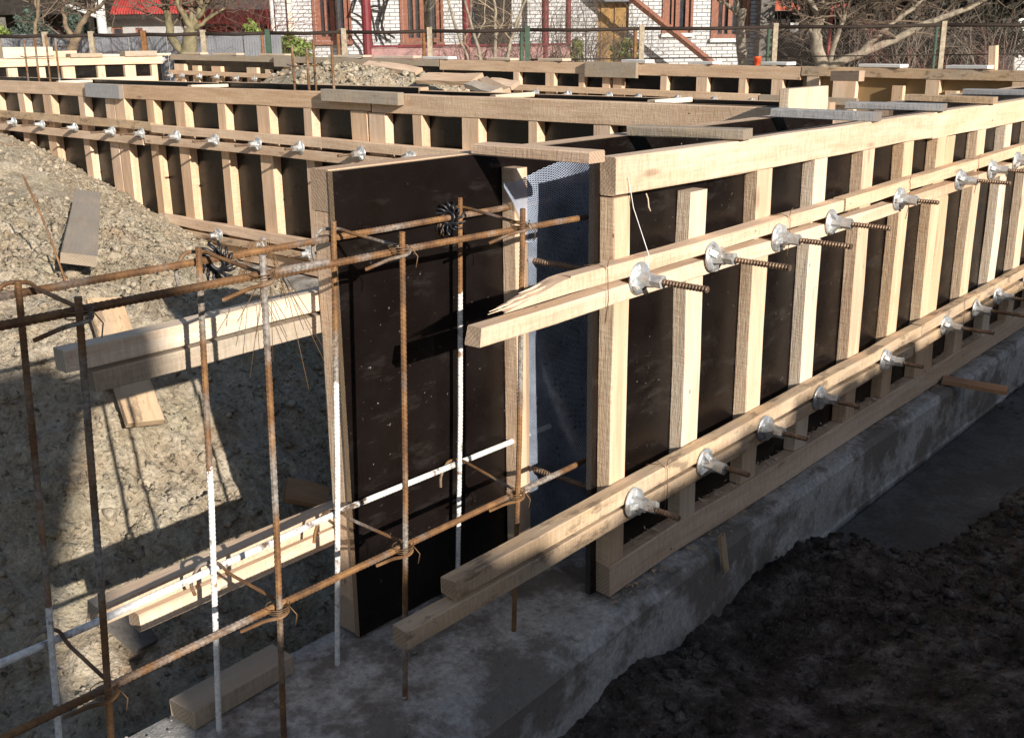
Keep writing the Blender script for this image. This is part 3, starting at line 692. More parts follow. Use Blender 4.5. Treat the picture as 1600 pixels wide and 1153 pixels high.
link('long_bar', ribbed([(-.6, 1.682, 1.110), (1.0, 1.682, 1.108), (1.30, 1.682, 1.106)], .0079), REBAR, cage)
link('long_bar', ribbed([(1.135, 1.688, 1.100), (1.6, 1.684, 1.098), (2.42, 1.68, 1.084)], .0079), REBAR, cage)
link('long_bar', ribbed([(-.6, 1.922, 1.104), (1.0, 1.922, 1.101), (2.30, 1.922, 1.096)], .0079), REBAR, cage)
link('long_bar', ribbed([(-.6, 1.922, .388), (.8, 1.922, .386), (1.5, 1.922, .405), (2.30, 1.922, .394)], .0080, amp=.05), REBARW, cage)
link('long_bar', ribbed([(-.6, 1.682, .386), (1.1, 1.682, .392), (2.30, 1.684, .383)], .0079), REBARD, cage)
def hook(cx_, cy_, r, a0, a1, z, n=8, dz=0.): return [(cx_+r*c(a0+(a1-a0)*i/n), cy_+r*s(a0+(a1-a0)*i/n), z+dz*i/n) for i in range(n+1)]
random.seed(5)
for lv, zz in enumerate((1.118, .405)):
    for i in range(4):
        xi, xo = (inner[i][0], outer[i][0]) if lv == 0 else (inner[i][1]+.012, outer[i][1]+.012)
        rr = .017; k = random.uniform(-.01, .01)
        p = [(xi-.030+k, 1.948, zz-.075), (xi-.034, 1.945, zz-.035)]+hook(xi, 1.915, .026, math.pi*.8, -.1*math.pi, zz+.002, 7)
        p += [(xi+.016, 1.86, zz), (xo+.020, 1.70, zz-.012)]+hook(xo+.003, 1.672, rr+.006, .05*math.pi, -1.05*math.pi, zz-.016, 9, -.014)
        p += [(xo-.035-k, 1.69, zz-.040), (xo-.062-k, 1.715, zz-.055)]
        link('tie_link', ribbed(p, .0040, pitch=.008, k=6), REBAR, cage)
        w = MB()                                                      # twisted binding wire at the crossing
        for q in range(3):
            w.tube(hook(xo+.002, 1.672, .022+.002*q, 0, 6.0, zz-.02+.006*q, 10, .004), .0011, 4)
        w.tube([(xo+.02, 1.655, zz-.01), (xo+.03, 1.645, zz-.03), (xo+.026, 1.648, zz-.055)], .0013, 4)
        link('binding_wire', w.me(True), WIRE, cage)
def wheel(label, x, y, z, tilt):
    mb = MB(); n = 26
    for i in range(n):
        a = i*2*math.pi/n; d = np.array([0, c(a), s(a)]); e = np.array([0, -s(a), c(a)])
        q_ = random.uniform(.85, 1.08); pts = [d*.013, d*.025*q_+e*.007, d*.038*q_+e*.004+np.array([.009*(-1)**i, 0, 0]), d*.049*q_-e*.007+np.array([.013*(-1)**i, 0, 0])]
        v, f = sweep(np.array(pts), [.0036, .004, .004, .0034], 5); mb.add(v, f)
    ring = [(0, .020*c(a), .020*s(a)) for a in np.linspace(0, 2*math.pi, 21)]; mb.tube(ring, .006, 6, False)
    o = link('rebar_spacer', mb.me(True), BLACKP); o.scale = (.88,)*3; o.location = (x, y, z); o.rotation_euler = tilt; tag(o, label, 'spacer', 'black plastic wheel spacers')
p = ony(701, 340, 1.922); wheel('black finned plastic spacer wheel on the bar before the dark panel', p[0], 1.922, 1.097, (0, .1, .25))
p = ony(340, 420, 1.922); wheel('black finned plastic spacer wheel hanging on the cage over the trench', p[0], 1.922, 1.09, (.3, -.1, .5))
wb = MB(); random.seed(9)
for i in range(10):
    a = random.uniform(-.05, .05); z0 = 1.11; x0 = 1.30+random.uniform(-.015, .02)
    L_ = random.uniform(.14, .33); dx = random.uniform(-.02, .09); dx = dx if i < 7 else -random.uniform(.04, .14)
    wb.tube([(x0-.05, 1.93, z0-.06), (x0-.01, 1.93, z0+.012), (x0+.01, 1.925, z0+.010), (x0+.02+dx*.3, 1.91+a, z0-L_*.4), (x0+.02+dx, 1.90+a*2, z0-L_)], .0008, 4)
o = link('wire_bundle', wb.me(True), WIRE); tag(o, 'bundle of thin rusty tie wires draped over the cage bar', 'wire')
def strand(name, label, pts, r, mat, cat): o = link(name, MB().tube(pts, r, 5).me(True), mat); return tag(o, label, cat)
strand('string_line', 'taut white string hanging from the near top rail to first nut', [(2.185, 1.563, 1.20), (2.20, 1.556, 1.12), (2.196, 1.50, 1.00), (2.19, 1.500, .93)], .0011, STRING, 'string')
strand('wood_sliver', 'thin pale splinter hanging under the near top rail', [(2.262, 1.56, 1.15), (2.266, 1.556, 1.135), (2.264, 1.552, 1.115), (2.27, 1.55, 1.103)], .0022, PINE3, 'splinter')
def wireloop(label, x, z, y=1.512, h=.12):
    mb = MB(); mb.tube([(x-.03, y+.052, z+.028), (x-.01, y+.02, z+.032), (x, y-.002, z+.02), (x+.002, y-.004, z-.06), (x, y+.004, z-h)], .0013, 4)
    mb.tube([(x, y, z+.024), (x+.012, y+.004, z+.04), (x+.02, y, z+.05)], .0012, 4)
    o = link('binding_wire', mb.me(True), WIRE); tag(o, label, 'wire', 'wires binding the walers')
for i, (x, z) in enumerate(((2.03, .97), (2.99, .975), (3.96, .985), (4.72, 1.0))): wireloop(f'rusty wire bound round the upper near waler, {ordinal(i)} from the left', x, z)
for i, (x, z) in enumerate(((2.33, .335), (4.75, .352))): wireloop(f'rusty wire bound round the lower near waler, {ordinal(i)} from the left', x, z)

# ================================================================== LOOSE BOARDS ON THE EARTH AND FOOTING
def soilboard(label, pxa, pxb, w, th, mat, lift=.03, name='loose_plank'):
    a, b = hit(*pxa), hit(*pxb); m_ = (a+b)/2; e = .1
    gz = lambda x, y: float(base(np.array(x), np.array(y)))
    nrm = np.array([-(gz(m_[0]+e, m_[1])-gz(m_[0]-e, m_[1]))/(2*e), -(gz(m_[0], m_[1]+e)-gz(m_[0], m_[1]-e))/(2*e), 1.]); nrm /= np.linalg.norm(nrm)
    d = (b-a)/np.linalg.norm(b-a); nrm = nrm-d*(nrm@d); nrm /= np.linalg.norm(nrm)
    return board(name, label, a+nrm*(th/2+lift), b+nrm*(th/2+lift), w, th, mat, upv=nrm, n=2, jit=.002)
soilboard('weathered plank lying on the sunlit earth bank beside thin stake', (121, 430), (136, 322), .135, .045, PINEG, .045)
soilboard('pale plank half under the jutting walers on the bank', (222, 680), (155, 490), .125, .03, PINED, .05)
soilboard('dark board half buried low in the shaded trench', (505, 790), (440, 775), .09, .03, PINEB, .03)
a = hit(104, 432); b_ = a+np.array([-.06, .13, .40])
o = link('stake', ribbed([a-np.array([0, 0, .05]), (a+b_)/2+np.array([.004, 0, 0]), b_], .004, k=6), REBAR); tag(o, 'thin leaning steel stake in the earth bank by the plank', 'stake')
board('timber_block', 'grey timber offcut lying on the left edge of the footing', (1.02, 1.985, .026), (1.315, 1.998, .027), .09, .05, PINEG)
board('loose_plank', 'narrow board sticking out from under the near bottom rail', (4.70, 1.555, .014), (4.76, 1.285, .006), .085, .022, PINEB)
board('wood_wedge', 'short split wedge stuck on the footing face below near wall', (2.60, 1.478, .05), (2.615, 1.462, -.075), .03, .015, PINED, upv=(0, -1, 0))
p = hit(192, 985)
st = MB().prism([(-.05, -.10), (.03, -.11), (.055, -.02), (.045, .08), (-.02, .10), (-.055, .03)], 0, .02); o = link('flat_stone', st.me(), STONE); o.location = p+np.array([0, 0, .02]); o.rotation_euler = (.55, .1, .4); tag(o, 'flat dark slate lying below the lower jutting walers', 'stone')
# sawdust and chips
def chips(n, region, zf, name, label, mat, smin_=.003, smax_=.012):
    P = np.array([region() for _ in range(n)]); P[:, 2] += .003
    L_ = rng.uniform(smin_, smax_, n); a = rng.uniform(0, 6.283, n); tl = rng.normal(0, .35, n)
    d = np.stack([np.cos(a), np.sin(a), tl], -1)*L_[:, None]; e = np.stack([-np.sin(a), np.cos(a), rng.normal(0, .3, n)], -1)*(L_*rng.uniform(.15, .5, n))[:, None]
    V = np.stack([P-d-e, P+d-e, P+d+e, P-d+e], 1); V[:, :, 2] = np.maximum(V[:, :, 2], P[:, 2:3]-.001)
    o = link(name, npmesh(V.reshape(-1, 3), np.arange(4*n).reshape(-1, 4)), mat); tag(o, label, 'shavings', kind='stuff')
rr_ = random.Random(4)
chips(900, lambda: (rr_.uniform(2.1, 6.5), 1.567-abs(rr_.gauss(0, .03))-.002, .0), None, 'wood_shavings', 'sawdust and shavings along the foot of near wall', PINED, .002, .008)
def railpt():
    x = rr_.choice((2.35, 2.75, 3.1, 3.5, 3.9, 4.25, 4.7, 5.1))+rr_.gauss(0, .09); return (x, rr_.uniform(1.57, 1.61), .100+abs(rr_.gauss(0, .006)))
chips(700, railpt, None, 'wood_shavings', 'pale shavings heaped on the near bottom rail between studs', PINE3, .002, .009)
rub, rr2 = [], []
for _ in range(260):
    x = rr_.uniform(.9, 2.6); y = rr_.uniform(1.5, 2.04); rub.append((x, y, .002)); rr2.append(min(.018, .0022*(1-rr_.random())**(-1/1.6)))
o = lump_batch(np.array(rub), np.array(rr2), 'rubble_crumbs', CONC); tag(o, 'concrete crumbs and grit on the footing top', 'rubble', kind='stuff')

# ================================================================== BEYOND THE CROSS WALL
def starter(label, pxs, X, tilt=0.):
    p0 = onx(pxs[0][0], 135, X); t = thing('rebar_starter', label, 'rebar', (X, p0[1], 0))
    for i, (x, y) in enumerate(pxs):
        q = onx(x, y, X-.12*(i % 2)); b0 = onx(x+4, 140, X-.12*(i % 2))
        link('vertical_bar', ribbed([(q[0]-X, b0[1]-p0[1], -.02), (q[0]-X, q[1]-p0[1], q[2])], .009, k=6), REBAR, t)
    a = onx(pxs[0][0], pxs[-1][1]+28, X); b = onx(pxs[-1][0], pxs[-1][1]+28, X)
    link('tie_link', ribbed([(-.02, a[1]-p0[1]+.03, a[2]), (-.14, (a[1]+b[1])/2-p0[1], a[2]-.01), (-.02, b[1]-p0[1]-.03, b[2])], .005, k=5), REBAR, t)
starter('four rusty starter bars rising from the cross wall by the soil mound', [(456, 70), (479, 76), (489, 62), (518, 73)], 4.56)
starter('four starter bars rising from the cross wall at the far left', [(37, 62), (54, 60), (71, 55), (86, 60)], 4.56)
# planks on the soil mound
def pxplank(label, a, b, X, w, th, mat, name='loose_plank', dX=(0, 0)):
    p, q = onx(*a, X+dX[0]), onx(*b, X+dX[1]); return board(name, label, p, q, w, th, mat, upv=(-.4, 0, 1), n=3, jit=.003)
pxplank('long pale plank sloping across the far soil mound', (572, 101), (655, 113), 6.6, .10, .045, PINE2)
pxplank('wide plank lying on the right side of far soil mound', (660, 122), (745, 125), 6.3, .16, .04, PINE2)
pxplank('broken pale plank tilted at the foot of far mound', (735, 132), (775, 145), 5.9, .10, .04, PINE3, dX=(.3, -.3))
pxplank('reddish plank crossing the broken one by far mound', (755, 126), (790, 144), 5.9, .08, .04, PINE, dX=(.4, -.2))
pxplank('tapered plank end pointing right behind the mound', (762, 128), (806, 133), 6.6, .12, .035, PINE2)

# back wall: faces the camera, runs toward the far left; it climbs a little
BX = 9.2; slope = .0118
def bz(Y): return 1.30+slope*(Y-4.7)
def backpanel(label, y0, y1, drop, studs, rail=.10, mats=(PINE2, PINE2), face=PLY, short=0., x=BX, edge=PLYEDGE):
    t = thing('formwork_panel', label, 'formwork', (x, y0, bz(y0)-1.25), (math.atan(slope), 0, 0), 'formwork panels of the back wall')
    L_ = y1-y0; me = boxme(.07, .088, 0, L_, .0, 1.25); me.materials.append(face); me.materials.append(edge)
    for p in me.polygons:
        if abs(p.normal[0]) < .5: p.material_index = 1
    o = bpy.data.objects.new('plywood_sheet', me); COL.objects.link(o); o.parent = t
    timber('top_rail', (.035, 0, 1.25-rail/2), (.035, L_, 1.25-rail/2), .07, rail, mats[0], t, n=4)
    for yy, w, dz in studs:
        timber('stud', (.036, yy-y0, .05), (.036, yy-y0, 1.248-rail-dz), w, .066, mats[1], t, upv=(-1, 0, 0), n=2)
    return t
def yb(px, py=115): return float(onx(px, py, BX)[1])
backpanel('back wall formwork panel with long tan rail in the middle', yb(1248), yb(686), 0, [(yb(x), w, 0) for x, w in ((805, .09), (857, .13), (907, .08), (963, .12), (970-25, .10), (1035, .08), (1095, .13), (1158, .08), (1213, .12))]+[(yb(722), .10, .12), (yb(764), .12, .16)], .12)
backpanel('back wall formwork panel at the far left with short studs', yb(684), yb(268), 0, [(yb(x), w, dz) for x, w, dz in ((280, .3, .06), (305, .18, .08), (337, .26, .08), (366, .18, .22), (392, .26, .08), (417, .12, .10), (452, .3, 0), (505, .2, .05), (560, .2, .1), (640, .3, .02))], .085, (PINEG, PINE))
backpanel('light ply back wall panel at the right behind the near wall', 2.0, yb(1250), 0, [(yb(1318), .22, -.0), (yb(1402), .10, .06), (yb(1456), .12, 0), (yb(1486), .10, .09), (yb(1535), .09, .1), (yb(1592), .12, 0), (yb(1268), .12, 0)], .085, (PINED, PINE), OSB)
bzr = lambda Y: bz(Y)
def bwaler(label, y0, y1, dz, mat=PINE2): 
    board('waler_timber', label, (BX-.026, y0, bz(y0)-1.25+dz), (BX-.026, y1, bz(y1)-1.25+dz), .05, .065, mat, 'timber', 'back wall walers')
bwaler('thin waler along the middle of back wall', yb(1190), yb(780), .955)
bwaler('grey waler at the right of back wall near upright block', yb(1345), yb(1192), .95, PINEG)
bwaler('waler along the far left of back wall under short studs', yb(620), yb(268), .97)
for i, px in enumerate((843, 893, 957, 1003, 1064, 1121, 1180)):
    Y = yb(px, 140); place_tie(T_ms, f'small plate nut on the middle of back wall, {ordinal(i)} from the left', (BX-.052, Y, bz(Y)-1.25+.905), MR, 'tie rods of the back wall', random.uniform(0, 6))
for i, px in enumerate((273, 291, 318, 345, 376, 404)):
    Y = yb(px, 122); place_tie(T_ms, f'small plate nut on the far left of back wall, {ordinal(i)} from the left', (BX-.052, Y, bz(Y)-1.25+.925), MR, 'tie rods of the back wall', random.uniform(0, 6))
for lab, a, b, dz, m in (('grey splice board over the back wall rail in the middle', 918, 998, 1.18, PINEG), ('grey splice board over the left back wall rail by starter bars', 434, 462, 1.19, PINEG)):
    y0, y1 = yb(b), yb(a); board('splice_board', lab, (BX-.03, y0, bz(y0)-1.25+dz), (BX-.03, y1, bz(y1)-1.25+dz), .05, .16, m)
y0, y1 = yb(1378), yb(1306); board('splice_board', 'pale board angled over the corner of back wall rails', (BX-.42, y0, bz(y0)-.055), (BX-.05, y1, bz(y1)-.075), .05, .09, PINE2)
for i, (px, wd_, m) in enumerate(((300, .6, PINE3), (352, .7, PINE3), (425, .7, PINE3), (540, .8, PINE3), (615, .8, PINE3), (680, .5, WHITEP), (780, .4, PINE3), (860, .4, PINE3), (990, .34, WHITEP), (1095, .32, WHITEP), (1210, .3, WHITEP), (1375, .4, WHITEP), (1512, .36, WHITEP))):
    Y = yb(px, 100); board('spacer_board', f'flat pale spacer on top of the back wall, {ordinal(i)} from the left', (BX+.05, Y-wd_/2, bz(Y)+.02), (BX+.10, Y+wd_/2, bz(Y)+.021), .14, .028, m, 'board', 'spacers on the back wall', n=1)
Y = yb(1180, 100); pot = MB()
k = 20; prof = [(.028, 0), (.030, .003), (.038, .075), (.041, .076), (.042, .098), (.038, .098), (.034, .02), (.0, .02)]
pot.add([(r*c(i*2*math.pi/k), r*s(i*2*math.pi/k), z) for r, z in prof[:-1] for i in range(k)], [(a*k+i, a*k+(i+1) % k, (a+1)*k+(i+1) % k, (a+1)*k+i) for a in range(len(prof)-2) for i in range(k)]+[tuple(range(k))[::-1], tuple(range(6*k, 7*k))])
o = link('plant_pot', pot.me(True), ORANGE); o.scale = (.85, .85, .85); o.location = (BX+.04, Y, bz(Y)+.001); tag(o, 'small bright orange plastic pot on the back wall', 'pot')
board('corner_post', 'short pale post sticking up behind the right back wall', onx(1553, 112, 9.32)+np.array([0, 0, -.15]), onx(1553, 72, 9.32), .075, .06, PINE, 'post', upv=(0, -1, 0), n=2)

# sunlit wall at the far left, parallel to the near wall
LY = 15.8
t = thing('formwork_panel', 'bright sunlit formwork panel at the far left of the site', 'formwork', (0, LY, .155))
plyboard('plywood_sheet', 3., 9.08, .07, .088, .0, 1.25, 1, t)
timber('top_rail', (3., .035, 1.192), (9.08, .035, 1.192), .07, .116, PINE2, t, n=6)
for px, w in ((108, .19), (159, .12), (204, .18), (242, .10), (20, .14), (66, .10)):
    X = float(ony(px, 110, LY)[0]); timber('stud', (X, .036, .05), (X, .036, 1.119), w, .066, PINE, t, upv=(0, -1, 0), n=2)
X = float(ony(256, 95, LY)[0]); place_tie(T_ms, 'plate nut at the right end of the sunlit far left rail', (X, LY-.002, .155+1.19), 0, 'tie rods of the back wall', 1.)
board('waler_timber', 'bright waler along the sunlit far left panel', (3.2, LY-.027, 1.04), (8.9, LY-.027, 1.05), .05, .10, PINE3, 'timber', 'back wall walers')
for i, (a, b, dz, m) in enumerate(((0, 78, .16, PINE3), (55, 115, .10, PINE2), (105, 155, .06, PINEG), (150, 262, .04, PINE3), (190, 240, .085, PINEG))):
    A, B = ony(a, 85, LY+.2*(i % 2)+.08), ony(b, 85, LY+.2*(i % 2)+.08); board('stacked_board', f'board stacked on the sunlit far left wall, {ordinal(i)} from the left', (A[0], LY+.05+.2*(i % 2), 1.407+dz/2), (B[0], LY+.05+.2*(i % 2), 1.407+dz/2), .16, dz*.98, m, 'board', 'boards stacked on the far left wall', n=2)

# ================================================================== BACKGROUND: FENCE, HOUSES, TREES (frame: u right, v away, z up)
BR = YAW-math.pi/2
def bthing(name, label, cat, u=0., d=0., z=.0, group=None):
    p = FU*u+FV*d; return thing(name, label, cat, (p[0], p[1], z), (0, 0, BR), group)
GZ0 = .30
FD = 17.5
fn = bthing('chain_link_fence', 'rusty chain link fence on steel posts across the back of site', 'fence', 0, FD, 0)
posts = [(-5, POSTW), (70, POSTW), (142, POSTW), (224, POSTR), (317, POSTW), (418, POSTG), (537, POSTW), (671, POSTW), (824, POSTG), (1003, POSTW), (1212, POSTW), (1475, POSTW), (1700, POSTW)]
us = []
def topy(px): return 57-(px/1600.)*19.
for i, (px, m) in enumerate(posts):
    u, z = fd(px, topy(px)-3, FD); us.append((u, z))
    link('post', MB().box(u-.04, u+.04, -.035, .035, GZ0-.3, z+.03).me(), m, fn)
    if px > 400: link('post', MB().tube([(u-.11, .02, GZ0-.3), (u-.10, .02, z-.0)], .028, 8).me(True), POSTG if px in (824, 1212, 1475) else POSTR, fn)
for i in range(len(us)-1):
    (u0, z0), (u1, z1) = us[i], us[i+1]
    link('top_rail', MB().tube([(u0+.04, 0, z0-.03), (u0+(u1-u0)*.5, 0, (z0+z1)/2-.045), (u1-.04, 0, z1-.03)], .029, 8).me(True), FENCEM, fn)
    if i > 7: link('mid_rail', MB().tube([(u0+.04, 0, z0-.50), (u1-.04, 0, z1-.50)], .012, 6).me(True), FENCEM, fn)
    st_ = .055; n = int((u1-u0)/st_); Hh = min(z0, z1)-.05-GZ0; V = []; wv = .0011
    for k in range(-int(Hh/st_), n):
        for sg in (1, -1):
            a0 = u0+k*st_; lo, hi = max(0, u0-a0), min(Hh, u1-a0)
            if hi <= lo: continue
            xa, xb = (a0+lo, a0+hi) if sg > 0 else (u0+u1-a0-lo, u0+u1-a0-hi); za, zb = GZ0+lo, GZ0+hi; y = .004*sg
            V.append([(xa-wv, y, za), (xa+wv, y, za), (xb+wv, y, zb), (xb-wv, y, zb)])
    V = np.array(V); o = link('wire_netting', npmesh(V.reshape(-1, 3), np.arange(V.shape[0]*4).reshape(-1, 4)), CHAIN, fn)

def rect(px0, px1, py0, py1, d):
    u0, z1 = fd(px0, py0, d); u1, z0 = fd(px1, py1, d); return u0, u1, z0, z1
# ---- white brick house
HD = 26.
hs = bthing('brick_house', 'white brick house with brown windows behind the fence', 'house', 0, HD, 0)
hu0, _ = fd(432, 50, HD); hu1, _ = fd(1190, 50, HD); HT = 5.2
wins = [('window', 489, 547, -30, 64), ('window', 627, 690, -30, 66), ('window', 1040, 1078, -20, 52), ('window', 1117, 1166, -20, 60), ('door', 934, 981, 14, 130)]
def wallholes(u0, u1, z0, z1, holes, y0, y1):
    mb = MB(); hsr = sorted(holes); cu = u0
    for a, b, za, zb in hsr:
        mb.box(cu, a, y0, y1, z0, z1)
        if za > z0: mb.box(a, b, y0, y1, z0, za)
        if zb < z1: mb.box(a, b, y0, y1, zb, z1)
        cu = b
    mb.box(cu, u1, y0, y1, z0, z1); return mb.me()
holes = []
for nm, a, b, ya, yb_ in wins:
    u0, u1, z0, z1 = rect(a, b, max(ya, -40), min(yb_, 105), HD); z0 = GZ0 if nm == 'door' else z0; z1 = z0+1.75 if nm == 'window' else GZ0+2.15; holes.append((u0, u1, z0, z1))
link('wall', wallholes(hu0, hu1, 0, HT, holes, 0, .35), BRICK, hs)
link('wall', MB().box(hu0, hu0+.35, .36, 7., 0, HT).box(hu1-.35, hu1, .36, 7., 0, HT).box(hu0, hu1, 7., 7.3, 0, HT).me(), BRICK, hs)
rf = MB().prism([(-.5, HT+.002), (7.8, HT+.002), (3.65, HT+2.8)], hu0-.4, hu1+.4, 0); link('roof', rf.me(), TILES, hs)
for (nm, *_), (u0, u1, z0, z1) in zip(wins, holes):
    if nm == 'window':
        w = link('window', MB().box(u0, u0+.12, .03, .14, z0, z1).box(u1-.12, u1, .03, .14, z0, z1).box(u0+.12, u1-.12, .03, .14, z0, z0+.1).box(u0+.12, u1-.12, .03, .14, z1-.1, z1)
                 .box((u0+u1)/2-.05, (u0+u1)/2+.05, .02, .13, z0+.1, z1-.1).box(u0+(u1-u0)*.27, u0+(u1-u0)*.27+.05, .04, .12, z0+.1, z1-.1).me(), WINF, hs)
        link('pane', MB().box(u0+.12, u1-.12, .10, .105, z0+.1, z1-.1).me(), GLASS, w)
        cu = MB(); nn = 9
        for i in range(nn):
            a = u0+.13+(u1-u0-.26)*i/nn; b = a+(u1-u0-.26)/nn*.86; cu.box(a, b, .20+.02*(i % 2), .21+.02*(i % 2), z0+.1, z1-.1)
        link('curtain', cu.me(), CURT, w)
        link('surround', MB().box(u0-.06, u0-.002, -.04, .0-.003, z0, z1+.05).box(u1+.002, u1+.06, -.04, -.003, z0, z1+.05).box(u0-.002, u1+.002, -.04, -.003, z1, z1+.05).me(), WINF, w)
        link('sill', MB().box(u0-.08, u1+.08, -.10, .02, z0-.09, z0-.005).me(), WINF if u0 < 1 else GREYP, w)
    else:
        d_ = link('door', MB().box(u0, u1, .10, .16, z0, z1).box(u0+.08, u0+.3, .06, .10, z0+.15, z1-.1).box(u0+.42, u1-.08, .06, .10, z0+.15, z1-.1).me(), DOORM, hs)
        link('handle', MB().tube([(u1-.1, .05, z0+1.0), (u1-.2, .04, z0+1.0)], .012, 6).me(True), ZINC, d_)
        link('lintel', MB().box(u0-.12, u1+.12, -.25, -.002, z1+.02, z1+.10).me(), SLATE, d_)
link('floor_slab', MB().box(hu0+.36, hu1-.36, .36, 6.98, .05, .25).me(), GREYW, hs)
link('drainpipe', MB().tube([(hu0-.06, -.08, 0), (hu0-.06, -.08, HT)], .05, 8).me(True), GREYP, hs)
u0, u1, z0, z1 = rect(448, 460, 0, 90, HD-.1); q = MB()
for i in range(12): q.box(u0, u1, -.12, -.003, i*.42+.006, i*.42+.41)
link('quoin_stones', q.me(), WHITEW, hs)
# porch: maroon posts, pink parapet
PD = HD-1.6
pr = bthing('porch', 'porch with maroon posts and low pink parapet before brick house', 'porch', 0, PD, 0)
for px, w in ((573.5, .20), (729.5, .17), (852, .15), (888, .11)):
    u, _ = fd(px, 50, PD); link('post', MB().prism([(u+w*.55*c(a), w*.55*s(a)) for a in np.arange(12)*math.pi/6], 0, 3.6).me(), MAROON, pr)
u0, u1, zt, _ = *rect(578, 890, 70, 70, PD)[:2], fd(700, 70, PD)[1], 0
link('parapet', MB().box(u0, u1, -.06, .06, 0, zt-.06).me(), PINKW, pr); link('coping', MB().box(u0, u1, -.10, .10, zt-.055, zt+.0).me(), MAROON, pr)
link('roof', MB().box(fd(560, 0, PD)[0], fd(905, 0, PD)[0], -.4, 1.55, 3.605, 3.75).me(), TILES, pr)
u0, u1, z0, z1 = rect(745, 800, -40, 66, HD-.6); link('porch_shade_sheet', MB().box(u0, u1, .95, .99, 0, 3.6).me(), DARKM, pr)  # dark sheet standing in for the shade inside the porch
u0, z0 = fd(997, 6, HD-.9); u1, z1 = fd(1112, 99, HD-.9)
o = link('sloping_beam', MB().tube([(u0-.7, 0, z0+.57), (u0, 0, z0), (u1, 0, z1), (u1+.9, 0, z1-.75)], .085, 4).me(), WINF); o.location = FV*(HD-.9); o.rotation_euler = (0, 0, BR); tag(o, 'brown sloping beam leaning against the brick house', 'beam')
u0, u1, z0, z1 = rect(1187, 1203, 0, 99, HD-.4)
o = link('stone_pillar', MB().box(u0, u1, -.2, .2, 0, 3.2).me(), STONE); o.location = FV*(HD-.4); o.rotation_euler = (0, 0, BR); tag(o, 'dark stone pillar at the right end of brick house', 'pillar')
# ---- grey house with red roof at the left
GD = 31.
gh = bthing('grey_house', 'grey rendered house with bright red roof at the left', 'house', 0, GD, 0)
u0, u1, zs_, ze = rect(158, 300, 21, 60, GD); holes = []
for a, b, ya, y_ in ((174, 193, 43, 58), (211, 224, 44, 58)): holes.append(rect(a, b, ya, y_, GD))
link('wall', wallholes(u0, u1, 0, ze, holes, 0, .3), GREYW, gh); link('wall', MB().box(u0, u1, .31, 6., 0, ze).me(), GREYW, gh)
for (a, b, za, zb) in holes:
    w = link('window', MB().box(a, b, .05, .12, za, za+.05).box(a, b, .05, .12, zb-.05, zb).box(a, a+.05, .05, .12, za+.05, zb-.05).box(b-.05, b, .05, .12, za+.05, zb-.05).me(), WINF, gh); link('pane', MB().box(a+.05, b-.05, .08, .09, za+.05, zb-.05).me(), GLASS, w)
rm = MB(); uu = np.linspace(u0-.25, u1+.2, 40)
for a, b in zip(uu[:-1], uu[1:]):
    rm.add([(a, -.5, ze-.06), (b-.03, -.5, ze-.06), (b-.03, 3.2, ze+2.6), (a, 3.2, ze+2.6), (a, -.5, ze-.0), (b-.03, -.5, ze-.0), (b-.03, 3.2, ze+2.66), (a, 3.2, ze+2.66)], [(0, 3, 2, 1), (4, 5, 6, 7), (0, 1, 5, 4), (1, 2, 6, 5), (2, 3, 7, 6), (3, 0, 4, 7)])
link('roof', rm.me(), ROOFR, gh); link('fascia', MB().box(u0-.2, u1+.15, -.44, -.38, ze-.2, ze-.07).me(), DARKM, gh)
u0, u1, _, _ = rect(283, 345, 0, 40, GD+1.5)
gb = bthing('gable_house', 'pale gabled house with red roof behind pollarded tree', 'house', 0, GD+1.5, 0)
link('gable_wall', MB().prism([(u0, 0), (u1+1.6, 0), (u1+1.6, 3.0), (u0+1.4, 6.2), (u0, 5.)], 0, .3, 1).me(), WHITEW, gb)
A = np.array(fd(318, 40, GD+1.5)); B = np.array(fd(445, 52, GD+1.5))
link('roof', MB().add([(fd(322, 34, GD+1.5)[0], -.8, fd(322, 34, GD+1.5)[1]), (fd(440, 36, GD+1.5)[0], -.8, fd(440, 36, GD+1.5)[1]), (fd(440, 36, GD+1.5)[0], 3., fd(440, -60, GD+1.5)[1]), (fd(345, 0, GD+1.5)[0], 3., fd(345, -60, GD+1.5)[1]),
     (fd(322, 38, GD+1.5)[0], -.8, fd(322, 38, GD+1.5)[1]), (fd(440, 40, GD+1.5)[0], -.8, fd(440, 40, GD+1.5)[1]), (fd(440, 40, GD+1.5)[0], 3., fd(440, -56, GD+1.5)[1]), (fd(345, 4, GD+1.5)[0], 3., fd(345, -56, GD+1.5)[1])],
     [(0, 1, 2, 3), (7, 6, 5, 4), (0, 4, 5, 1), (1, 5, 6, 2), (2, 6, 7, 3), (3, 7, 4, 0)]).me(), ROOFR, gb)
link('eave_wall', MB().box(fd(326, 40, GD+1.5)[0], fd(438, 40, GD+1.5)[0], -.3, 2.9, 0, fd(380, 42, GD+1.5)[1]).me(), DARKM, gb)
# ---- grey slab fence left
SD = 22.
sf = bthing('slab_fence', 'grey corrugated slab fence behind the chain link at the left', 'fence', 0, SD, 0)
a0, zt = fd(-40, 58, SD); a1, _ = fd(440, 58, SD)
for i, (a, b) in enumerate(zip(np.linspace(a0, a1, 9)[:-1], np.linspace(a0, a1, 9)[1:])):
    mb = MB(); n = 14; xx = np.linspace(a+.01, b-.01, n+1); zz = zt+.05*math.sin(i*2.2)
    for k in range(n): mb.box(xx[k], xx[k+1]-.004, -.02-.003*(k % 2), .02, 0, zz)
    link('slab', mb.me(), SLATE, sf)
